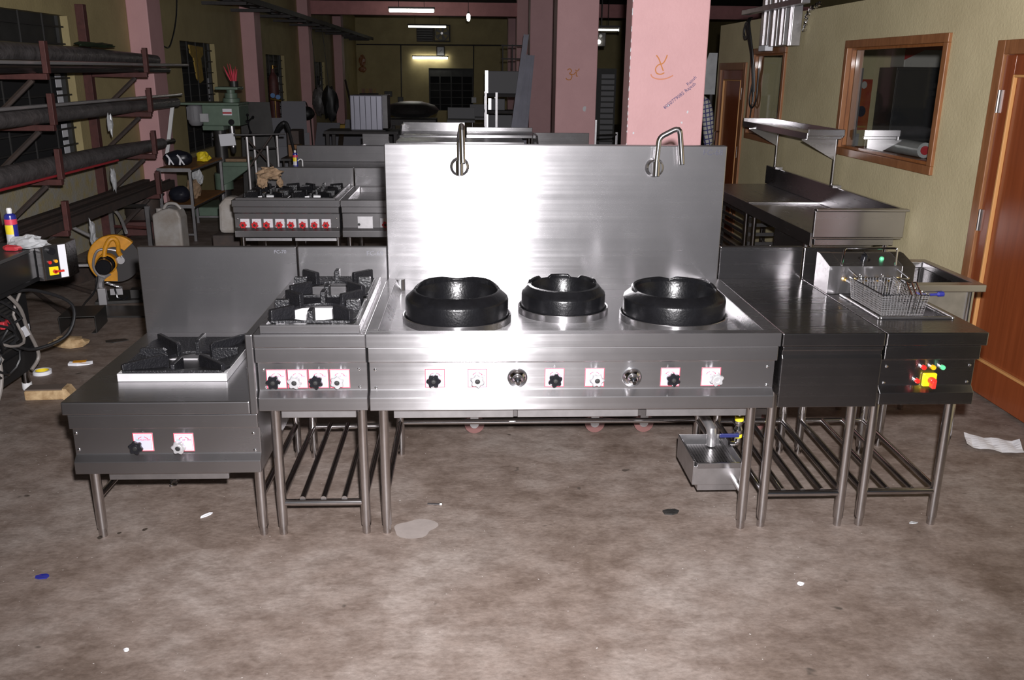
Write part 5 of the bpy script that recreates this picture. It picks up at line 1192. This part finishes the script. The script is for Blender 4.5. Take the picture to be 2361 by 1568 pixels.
nv = Vector((.7071, -.7071, 0)); tv = Vector((.7071, .7071, 0)); P0 = Vector((-1.225, 1.625, 0))
def on_panel(u, z, d=0.0): q = P0+tv*u+nv*d; return Vector((q.x, q.y, z))
Mp = Matrix((tv, nv, Vector((0,0,1)))).transposed().to_4x4(); Mp.translation = P0
part('panel_face', G().box(.012, .085, .0005, .003, .675, .850, Mp), 'counter_black', cb)
part('panel_strip', G().box(.088, .126, .0005, .003, .675, .850, Mp), 'paper_white', cb)
part('timer_knob', G().cyl(on_panel(.048, .825, .003), on_panel(.048, .825, .030), .018, 16), 'knob_black', cb)
for u, z, m in ((.035, .765, 'lamp_red'), (.066, .768, 'lamp_amber')): part('indicator_lamp', G().cyl(on_panel(u, z, .003), on_panel(u, z, .018), .009, 12), m, cb)
s_ = part('rotary_switch', G().box(.028, .075, .003, .014, .695, .740, Mp), 'switch_yellow', cb, bevel=.003)
part('switch_handle', G().cyl(on_panel(.052, .716, .014), on_panel(.052, .716, .032), .010, 12).box(.046, .096, .020, .032, .711, .721, Mp), 'switch_red', cu)
spray_can('spray_can', 'large blue spray can with yellow label standing on the black counter', -1.385, 1.69, .851, .195, .030)
rb = solo('plastic_bag', lump((-1.262, 1.585, .880), .085, 1.1, .55, .42, 17, .55, 2.6, 20, -.024), 'film_clear', 'crumpled clear plastic bag on the black counter beside the spray can', 'bag')
part('red_rag', lump((-1.32, 1.53, .863), .035, 1.3, .6, .5, 18, .4, 3, 12, -.011), 'carton_red', rb)
random.seed(21)
ct = thing('cable_coil', 'tangled coils of black and grey cable hanging on the black counter front', 'cables', (-1.35, 1.35, .4))
mat('cable_grey', (.20,.18,.165), rough=.5)
for i in range(9):
    cx, cz, rr = random.uniform(1.15, 1.5), random.uniform(.36, .60), random.uniform(.10, .20)
    pts = [(-1.39+.05*math.sin(a*1.7+i), cx+rr*.8*math.cos(a)+.02*math.sin(3*a+i), cz+rr*math.sin(a)) for a in [k*2*math.pi/22 for k in range(22)]]
    part('cable', G().tube(pts, .0075, 6, False, True), 'cable_black' if i % 3 else 'cable_grey', ct)
part('cable', G().tube(smooth_path([(-1.36, 1.45, .64), (-1.28, 1.62, .62), (-1.17, 1.78, .50), (-1.20, 1.74, .34), (-1.32, 1.60, .30), (-1.38, 1.5, .36)]), .009, 8), 'cable_black', ct)
part('cable', G().tube(smooth_path([(-1.36, 1.40, .70), (-1.34, 1.55, .55), (-1.37, 1.66, .40), (-1.38, 1.76, .22), (-1.40, 1.70, .15)]), .010, 8), 'cable_grey', ct)
part('cable', G().tube(smooth_path([(-1.39, 1.22, .70), (-1.36, 1.30, .45), (-1.35, 1.28, .2), (-1.38, 1.10, .02), (-1.40, .9, .01)]), .010, 8), 'cable_grey', ct)
part('cable_tag', G().box(-1.37, -1.366, 1.60, 1.68, .36, .42), 'paper_white', ct); part('plug', G().box(-1.385, -1.36, 1.42, 1.48, .46, .50), 'carton_red', ct, bevel=.004)

# ---------------------------------------------------------------- litter on the floor
mat('timber_raw', (.50,.36,.20), rough=.85, col2=(.30,.19,.09), nscale=25)
mat('timber_bark', (.10,.075,.06), rough=.9)
t = thing('wood_block', 'rough raw timber block lying on the floor by the low range corner', 'wood', (-1.31, 1.65, 0))
g = G().box(-.105, .105, -.045, .045, 0, .055); random.seed(4); part('block', g.xf(place(-1.315, 1.66, 0, R(4))), 'timber_raw', t, bevel=.008); part('bark', G().box(-.10, .09, -.042, .042, .0552, .062).xf(place(-1.315, 1.665, 0, R(4))), 'timber_bark', t)
part('end_grain', G().prism([(-.02, 0), (.04, .0), (.0, .062), (-.02, .064)], 'y', -.043, .043, place(-1.20, 1.668, 0, R(4))), 'timber_raw', t)
t = thing('tape_roll', 'roll of white tape with yellow core lying on the floor by the counter foot', 'tape', (-1.53, 2.07, 0))
part('tape', G().lathe([(.038, 0), (.052, 0), (.052, .022), (.038, .022)], (-1.53, 2.07, 0), 24, close=True), 'paper_white', t); part('core', G().lathe([(.034, .001), (.0378, .001), (.0378, .021), (.034, .021)], (-1.53, 2.07, 0), 24, close=True), 'can_yellow', t)
solo('stone_chunk', lump((-1.60, 2.62, .03), .08, 1.5, .8, .45, 40, .35, 2.5, 14, -.03), 'timber_raw', 'pale broken plaster lump on the floor behind the counter cables', 'plaster')
def scrap(name, label, cat, x, y, w_, d_, rz_, m, seed, h=.006, n=7):
    random.seed(seed); top = []; pts = []
    for j in range(n):
        a = 2*math.pi*j/n; k = random.uniform(.75, 1.1); pts.append((w_*k*math.cos(a), d_*k*math.sin(a)))
    g = G(); vs = [(p[0], p[1], .0012) for p in pts]+[(p[0], p[1], .002+random.uniform(.3, 1)*h) for p in pts]+[(0, 0, .002+h*.5)]
    fs = [tuple(range(n-1, -1, -1))]+[(j, (j+1) % n, n+(j+1) % n, n+j) for j in range(n)]+[(n+j, n+(j+1) % n, 2*n) for j in range(n)]
    return solo(name, g.add(vs, fs).xf(place(x, y, 0, R(rz_))), m, label, cat)
w_ = scrap('candy_wrapper', 'orange and white candy wrapper on the floor left of the low range', 'wrapper', -1.375, 2.24, .085, .035, 12, 'paper_white', 1, .02)
part('print_patch', G().box(-.045, .03, -.02, .018, .022, .024).xf(place(-1.37, 2.235, 0, R(12))), mat('wrapper_orange', (.75,.33,.02), rough=.4), w_)
t = thing('note_paper', 'creased white note paper lying on the floor near the brown door', 'paper', (3.61, .88, 0))
g = G(); nx, ny = 8, 6
vs = []; 
for j in range(ny+1):
    for i in range(nx+1):
        u, v = i/nx-.5, j/ny-.5; vs.append((u*.25, v*.17, .006+.010*abs(math.sin(u*7+v*2))+(.012 if abs(u) > .4 else 0)))
part('sheet', g.add(vs, [(j*(nx+1)+i, j*(nx+1)+i+1, (j+1)*(nx+1)+i+1, (j+1)*(nx+1)+i) for j in range(ny) for i in range(nx)]).xf(place(3.60, .885, 0, R(-24))), 'paper_white', t)
scrap('paper_scrap', 'small white paper scrap on the floor under the low range front', 'paper', -.061, .262, .028, .009, 45, 'paper_white', 2)
scrap('dark_scrap', 'blackish leaf-shaped scrap on the floor in front of the strainer box', 'scrap', 1.857, .242, .040, .030, 10, 'plate_dark', 3)
scrap('blue_scrap', 'small blue plastic scrap on the floor at lower left', 'scrap', -.516, -.184, .030, .018, 10, 'can_blue', 4)
scrap('dark_scrap', 'small dark scrap on the floor beside the low range backsplash', 'scrap', -1.339, 2.727, .075, .035, 15, 'plate_dark', 5)
scrap('paper_scrap', 'tiny white paper scrap on the floor at lower right', 'paper', 2.204, -.31, .014, .010, 0, 'paper_white', 6)
scrap('paper_scrap', 'tiny pale blue scrap on the floor under the fryer front rail', 'paper', 2.83, .125, .022, .008, 0, 'film_clear', 7)
solo('bolt', G().cyl((.84, .335, .006), (.895, .33, .006), .005, 8).cyl((.892, .33, .006), (.900, .33, .006), .0058, 6), 'chrome', 'small shiny bolt on the floor below the wok range', 'bolt')
solo('metal_shaving', lump((-.28, .55, .012), .022, 1, 1.6, .5, 50, .9, 4, 10, -.012), 'chrome', 'small shiny curl of metal swarf under the low range', 'swarf')
scrap('paper_scrap', 'tiny white scrap on the floor near the lower left corner', 'paper', -.06, -.62, .010, .008, 0, 'paper_white', 9)

# ---------------------------------------------------------------- marks on the pillars
def strokes(parent, lines, r, m, y, name='painted_mark'):
    for ln in lines:
        g = G().tube([(x, y, z) for x, z in [(p.x, p.z) for p in smooth_path([(a, 0, b) for a, b in ln], 6)]], r, 6)
        g.v = [(a, y-.0005+(b-y)*.05, c) for a, b, c in g.v]; part(name, g, m, parent)
mat('turmeric', (.52,.20,.06), rough=.8)
mat('turmeric_pale', (.58,.235,.14), rough=.8)
py = 3.056
strokes(PO[0], [[(2.252, 1.862), (2.27, 1.84), (2.288, 1.80), (2.305, 1.762)], [(2.325, 1.865), (2.318, 1.842), (2.30, 1.812), (2.268, 1.80), (2.252, 1.775), (2.262, 1.748), (2.29, 1.742), (2.312, 1.752)]], .0045, 'turmeric', py)
strokes(PO[0], [[(2.222, 1.742), (2.236, 1.722), (2.28, 1.710), (2.33, 1.716), (2.372, 1.735)]], .0045, 'turmeric_pale', py)
lettering('8050779085 Rajesh', .033, 'ink_blue', PO[0], (2.425, py-.001, 1.605), (R(90), R(-39), 0))
lettering('Rajesh', .030, 'ink_blue', PO[0], (2.498, py-.001, 1.702), (R(90), R(-44), 0))
strokes(PO[1], [[(2.222, 1.765), (2.25, 1.782), (2.275, 1.755), (2.25, 1.725), (2.28, 1.70), (2.265, 1.655), (2.225, 1.652), (2.205, 1.672)], [(2.25, 1.724), (2.30, 1.715), (2.33, 1.745), (2.335, 1.700), (2.355, 1.695)], [(2.32, 1.77), (2.345, 1.755), (2.37, 1.785)]], .0065, 'turmeric', 8.41)
mat('chipped', (.60,.60,.62), rough=.8)
random.seed(8)
for i in range(26):
    z = 1.2+i*.05+random.uniform(-.02, .02); part('paint_chip', lump((2.081, py+.0005, z), .008, .35, .12, random.uniform(.6, 2.2), i, .5, 3, 8), 'chipped', PO[0])
for (x, z) in ((2.125, 1.36), (2.35, 1.54), (2.485, 1.50), (2.45, 1.43)): part('paint_chip', lump((x, py, z), .008, .8, .1, 1, x*9, .5, 3, 8), 'chipped', PO[0])
part('paint_chip', lump((2.45, 8.41, 1.30), .035, .6, .06, 1, 4, .4, 3, 10), 'chipped', PO[1])

# ---------------------------------------------------------------- lamps and fittings of the far hall
mat('tube_glow', (1.0,0.98,0.86), emit=14.0)
mat('tube_dim', (1.0,0.98,0.90), emit=4.0)
mat('fitting_white', (.4,.4,.4), rough=.5)
def tube_lamp(label, x0, x1, y, z, m, hang=True, r=.03):
    t = thing('tube_lamp', label, 'lamp', ((x0+x1)/2, y, z))
    part('batten', G().box(x0-.03, x1+.03, y-.03, y+.03, z+.04, z+.075), 'tray_dark', t)
    part('glass_tube', G().cyl((x0, y-.01, z), (x1, y-.01, z), r, 12), m, t)
    for x in (x0-.02, x1+.0): part('holder', G().box(x, x+.02, y-.03, y+.02, z-.03, z+.04), 'fitting_white', t)
    if hang:
        for x in (x0+.2, x1-.2): part('hanger', G().cyl((x, y, z+.075), (x, y, ZC), .006, 6), 'cable_black', t)
    return t
tube_lamp('brightest hanging tube lamp, highest and nearest of the far tube lamps', -.720, .224, 17.4, 2.965, 'tube_glow', r=.036)
tube_lamp('dim hanging tube lamp below the brightest one', -.921, .243, 26.5, 3.035, 'tube_dim', r=.03)
tube_lamp('tube lamp fixed on the back wall above the dark window', -.913, .243, 28.18, 2.125, 'tube_glow', False, r=.035)
t = thing('bulb_lamp', 'short upright glowing bulb hanging right of the brightest tube lamp', 'lamp', (.965, 17.6, 2.8))
part('bulb', G().lathe([(0, 2.77), (.03, 2.785), (.038, 2.83), (.038, 2.90), (.025, 2.93)], (.975, 17.6, 0), 14), 'tube_glow', t); part('cap', G().cyl((.975, 17.6, 2.931), (.975, 17.6, 2.97), .025, 10).cyl((.975, 17.6, 2.97), (.975, 17.6, ZC), .006, 6), 'tray_dark', t)
t = thing('exhaust_fan', 'round exhaust fan in a square frame high on the back wall', 'fan', (.05, 28.2, 2.9))
part('frame', G().box(-.22, .34, 28.18, 28.295, 3.14, 3.18).box(-.22, .34, 28.18, 28.295, 2.64, 2.68).box(-.22, -.18, 28.18, 28.295, 2.68, 3.14).box(.30, .34, 28.18, 28.295, 2.68, 3.14), 'tray_dark', t)
part('ring', G().lathe([(.20, -.06), (.235, -.06), (.235, 0), (.20, 0)], (.06, 28.28, 2.91), 28, 'y', close=True), 'plate_dark', t)
for j in range(5): part('blade', G().prism([(.03, -.02), (.19, -.05), (.19, .06), (.03, .02)], 'y', 28.24, 28.246, Matrix.Translation((.06, 0, 2.91)) @ Matrix.Rotation(R(72*j), 4, 'Y')), 'plate_dark', t)
part('hub', G().cyl((.06, 28.21, 2.91), (.06, 28.26, 2.91), .04, 14), 'steel_plain', t)
t = thing('louvre_vent', 'dark louvred vent beside the exhaust fan on the back wall', 'vent', (-.5, 28.2, 2.9))
part('frame', G().box(-.78, -.23, 28.26, 28.295, 2.64, 3.14), 'tray_dark', t)
for j in range(6): part('louvre', G().box(-.76, -.25, 28.235, 28.258, 2.67+j*.075, 2.70+j*.075), 'plate_dark', t)
t = thing('wall_clock', 'white square clock in dark frame above the wall tube lamp', 'clock', (.02, 28.2, 2.2))
part('frame', G().box(-.13, .15, 28.255, 28.295, 2.20, 2.50), 'tray_dark', t, bevel=.01); part('dial', G().box(-.10, .12, 28.250, 28.254, 2.23, 2.47), 'paper_white', t)
part('hand', G().tube([(.01, 28.247, 2.35), (.06, 28.247, 2.40)], .006, 5), 'ink_dark', t); part('hand', G().tube([(.01, 28.247, 2.35), (-.03, 28.247, 2.31)], .006, 5), 'ink_dark', t)
t = thing('wall_conduit', 'dark electrical conduit running across the back wall with two drops', 'conduit', (0, 28.27, 2.5))
part('run', G().tube([(-2.78, 28.27, 2.53), (2.4, 28.27, 2.55)], .025, 6), 'tray_dark', t)
for x, z in ((-1.31, .85), (1.115, .9)): part('drop', G().tube([(x, 28.27, 2.54), (x-.02, 28.27, z)], .022, 6), 'tray_dark', t)
for x0, x1, z0, z1, m, lb in ((-1.46, -1.27, .62, .86, 'plate_dark', 'dark switch box at the end of the left wall conduit'), (-1.90, -1.64, .86, 1.04, 'plate_dark', 'dark wall box left of the left conduit drop'), (1.04, 1.20, .68, .86, 'paper_white', 'pale switch box at the end of the right wall conduit')):
    solo('switch_box', G().box(x0, x1, 28.22, 28.296, z0, z1), m, lb, 'switch box', bevel=.01)
t = thing('wall_shelf', 'small shelf of framed pictures on the back wall at left', 'shelf', (-2.45, 28.2, .95))
part('board', G().box(-2.72, -2.10, 28.10, 28.295, .93, .97), 'tray_dark', t)
for j in range(4): part('picture', G().box(-2.66+j*.13, -2.56+j*.13, 28.20, 28.22, .971, 1.12), 'poster_gold' if j % 2 else 'wood_brown', t)
t = thing('deity_plaque', 'small ornate dark wall plaque above the picture shelf', 'plaque', (-2.6, 28.25, 1.7))
part('plaque', lump((-2.60, 28.24, 2.02), .13, .8, .2, 1.5, 3, .4, 3, 14), 'wood_brown', t); part('pendant', lump((-2.60, 28.24, 1.74), .11, 1.1, .25, .9, 8, .4, 3, 12), 'wood_brown', t)
for j, (x, z, lb) in enumerate(((3.05, 2.75, 'tube lamp seen between the two big pink pillars'),)):
    tube_lamp(lb, 3.20, 3.80, 14.5, 2.50, 'tube_dim', True, .018)
t = thing('lamp_box', 'dark fan box with a glowing lamp seen between the two big pink pillars', 'lamp', (3.5, 14.9, 2.2))
part('box', G().box(3.32, 3.60, 14.75, 15.0, 2.21, 2.46), 'tray_dark', t, bevel=.01); part('lamp', G().ball((3.46, 14.71, 2.29), .04, 12), 'tube_glow', t); part('fan_eye', G().disc((3.50, 14.742, 2.40), .03, .007, 'y', 16), 'fitting_white', t); part('hanger', G().cyl((3.53, 14.9, 2.46), (3.53, 14.9, ZC), .012, 6), 'tray_dark', t)
t = thing('louvre_door', 'dark louvred panel standing between the two big pink pillars', 'panel', (3.6, 15.3, 0))
part('panel', G().box(3.40, 3.92, 15.3, 15.35, 0, 1.81), 'shutter_dark', t)
for j in range(13): part('slat', G().box(3.62, 3.88, 15.27, 15.299, .30+j*.11, .38+j*.11), 'grey_paint', t)
t = thing('steel_post_frame', 'pale steel frame edge just right of the second pink pillar', 'frame', (2.65, 8.9, 0))
part('post', G().box(2.61, 2.66, 8.75, 8.80, 0, 1.15), 'steel_plain', t); part('post', G().box(2.95, 2.98, 9.0, 9.03, 0, .98), 'steel_plain', t); part('rail', G().tube([(2.64, 8.78, .95), (2.96, 9.01, .95)], .015, 6), 'steel_plain', t)

# ---------------------------------------------------------------- person behind the pillar
def plaid():
    m = bpy.data.materials.new('plaid_shirt'); m.use_nodes = True; nt = m.node_tree; b = nt.nodes['Principled BSDF']; b.inputs['Roughness'].default_value = .85
    tc = nt.nodes.new('ShaderNodeTexCoord'); mp = nt.nodes.new('ShaderNodeMapping'); mp.inputs['Scale'].default_value = (24, 24, 22); mp.inputs['Rotation'].default_value = (0, R(12), 0); nt.links.new(tc.outputs['Object'], mp.inputs['Vector'])
    fr_ = nt.nodes.new('ShaderNodeVectorMath'); fr_.operation = 'FRACTION'; nt.links.new(mp.outputs[0], fr_.inputs[0]); sp = nt.nodes.new('ShaderNodeSeparateXYZ'); nt.links.new(fr_.outputs[0], sp.inputs[0])
    ls = []
    for ax in (0, 2):
        c = nt.nodes.new('ShaderNodeMath'); c.operation = 'LESS_THAN'; c.inputs[1].default_value = .26; nt.links.new(sp.outputs[ax], c.inputs[0]); ls.append(c)
    mx = nt.nodes.new('ShaderNodeMath'); mx.operation = 'MAXIMUM'; nt.links.new(ls[0].outputs[0], mx.inputs[0]); nt.links.new(ls[1].outputs[0], mx.inputs[1])
    mi = nt.nodes.new('ShaderNodeMix'); mi.data_type = 'RGBA'; mi.inputs['A'].default_value = (.42,.42,.38,1); mi.inputs['B'].default_value = (.05,.05,.15,1); nt.links.new(mx.outputs[0], mi.inputs['Factor']); nt.links.new(mi.outputs['Result'], b.inputs['Base Color']); MATS['plaid_shirt'] = m
plaid()
mat('skin', (.20,.105,.065), rough=.55); mat('hair_black', (.01,.009,.009), rough=.5); mat('trouser', (.03,.03,.035), rough=.85)
def skin_obj(name, verts, edges, radii, m, parent, root=0):
    me = bpy.data.meshes.new(name); me.from_pydata(verts, edges, []); o = bpy.data.objects.new(name, me); COL.objects.link(o)
    o.modifiers.new('skin', 'SKIN'); o.modifiers.new('sub', 'SUBSURF').levels = 2; o.modifiers['sub'].render_levels = 2
    sv = me.skin_vertices[0].data
    for i, r in enumerate(radii): sv[i].radius = r if isinstance(r, tuple) else (r, r); sv[i].use_root = (i == root)
    dg = bpy.context.evaluated_depsgraph_get(); dg.update(); nm = bpy.data.meshes.new_from_object(o.evaluated_get(dg)); bpy.data.objects.remove(o)
    nm.materials.append(MATS[m]); nm.polygons.foreach_set('use_smooth', [True]*len(nm.polygons)); nm.update()
    q = bpy.data.objects.new(name, nm); COL.objects.link(q); pinv(q, parent); return q
pp = thing('person', 'person in a blue and white checked shirt standing behind the large pink pillar', 'person', (3.34, 6.7, 0))
px, py_ = 3.34, 6.7
V = [(px, py_, .95), (px, py_, 1.12), (px, py_, 1.32), (px, py_, 1.47), (px, py_, 1.56), (px, py_+.01, 1.62), (px, py_+.015, 1.72),
     (px+.19, py_, 1.45), (px+.24, py_+.01, 1.30), (px+.255, py_+.01, 1.14), (px+.25, py_-.04, .98), (px+.245, py_-.07, .88),
     (px-.19, py_, 1.45), (px-.25, py_+.01, 1.30), (px-.255, py_+.01, 1.14), (px-.25, py_-.04, .98), (px-.245, py_-.07, .88),
     (px+.10, py_, .88), (px+.11, py_+.005, .50), (px+.12, py_+.02, .09), (px+.125, py_-.10, .04),
     (px-.10, py_, .88), (px-.11, py_+.005, .50), (px-.12, py_+.02, .09), (px-.125, py_-.10, .04)]
Ed = [(0,1),(1,2),(2,3),(3,4),(4,5),(5,6),(3,7),(7,8),(8,9),(9,10),(10,11),(3,12),(12,13),(13,14),(14,15),(15,16),(0,17),(17,18),(18,19),(19,20),(0,21),(21,22),(22,23),(23,24)]
Ra = [(.15,.10),(.145,.095),(.165,.105),(.10,.075),.055,.058,.08,.062,.052,.042,.034,.026,.062,.052,.042,.034,.026,.085,.062,.042,.036,.085,.062,.042,.036]
skin_obj('body', V, Ed, Ra, 'skin', pp)
part('head', lump((px, py_+.005, 1.67), .10, .78, .95, 1.18, 3, .05, 2, 18), 'skin', pp); part('hair', lump((px, py_+.03, 1.715), .098, .86, .98, .95, 5, .10, 4, 18, -.03), 'hair_black', pp)
part('nose', lump((px, py_-.095, 1.655), .016, .8, 1, 1.4, 1, .05, 2, 8), 'skin', pp)
for s in (-1, 1):
    part('ear', lump((px+s*.08, py_+.01, 1.66), .022, .4, .8, 1.4, 2, .05, 2, 8), 'skin', pp); part('eye', G().ball((px+s*.032, py_-.082, 1.68), .011, 8), 'paper_white', pp)
    hx = px+s*.244; hy = py_-.08
    for f, (dx, ln) in enumerate(((-.028, .062), (-.010, .074), (.010, .070), (.028, .055))):
        part('finger', G().tube([(hx+.3*dx, hy+dx, .865), (hx+.3*dx, hy+dx-.004, .865-ln*.6), (hx+.3*dx-s*.012, hy+dx-.006, .865-ln)], [.010, .009, .007], 6), 'skin', pp)
    part('thumb', G().tube([(hx-s*.005, hy-.025, .885), (hx-s*.015, hy-.045, .862), (hx-s*.018, hy-.050, .835)], [.011, .010, .008], 6), 'skin', pp)
SV = V[:5]+V[7:11]+V[12:16]; SE = [(0,1),(1,2),(2,3),(3,4),(3,5),(5,6),(6,7),(7,8),(3,9),(9,10),(10,11),(11,12)]
skin_obj('shirt', [(x, y, z) for x, y, z in SV], SE, [(.175,.125),(.165,.115),(.185,.125),(.118,.092),.070,.080,.068,.058,.050,.080,.068,.058,.050], 'plaid_shirt', pp)
TV = [V[0], V[17], V[18], V[19], V[21], V[22], V[23]]; skin_obj('trousers', TV, [(0,1),(1,2),(2,3),(0,4),(4,5),(5,6)], [(.165,.115),.098,.078,.062,.098,.078,.062], 'trouser', pp)
for s in (-1, 1): part('shoe', lump((px+s*.123, py_-.06, .045), .10, .48, 1.25, .5, 2, .08, 2, 14, -.045), 'hair_black', pp)
ps = solo('pale_sheet', G().prism([(3.74, 1.50), (3.98, 1.50), (3.98, 1.98), (3.88, 1.98)], 'y', 8.0, 8.02), 'film_clear', 'pale tapered sheet panel hanging beyond the far cabin door', 'sheet')
part('pole', G().cyl((3.95, 8.05, 0), (3.95, 8.05, 1.95), .02, 8), 'tray_dark', ps); part('rail', G().box(3.2, 3.94, 8.04, 8.06, 1.86, 1.88), 'steel_plain', ps); part('shade', G().box(3.2, 3.93, 8.3, 8.32, 0, 1.48), 'plate_dark', ps)

# pale dried cement patch and dark oil spots on the concrete
mat('cement_pale', (.30,.26,.24), rough=.7, noise=.12, nscale=20); mat('oil_spot', (.05,.038,.03), rough=.5)
def patch(name, x, y, rx, ry, m, seed):
    random.seed(seed); n = 26; g = G(); ph = [random.uniform(0, 6.28) for _ in range(4)]
    pts = []
    for j in range(n):
        a = 2*math.pi*j/n; k = 1+.13*math.sin(2*a+ph[0])+.09*math.sin(3*a+ph[1])+.05*math.sin(5*a+ph[2]); pts.append((x+rx*k*math.cos(a), y+ry*k*math.sin(a), .0008))
    part(name, g.add(pts, [tuple(range(n))]), m, fl_)
patch('cement_patch', .80, .135, .085, .075, 'cement_pale', 2)
for j, (x, y, r) in enumerate(((-.42, .10, .012), (-.36, .13, .007), (-.27, .155, .009), (-.75, -.20, .02), (-.55, -.75, .016), (-.48, -.80, .010), (-.62, -.68, .010), (3.75, .78, .03))): patch('oil_spot', x, y, r, r*1.3, 'oil_spot', j)
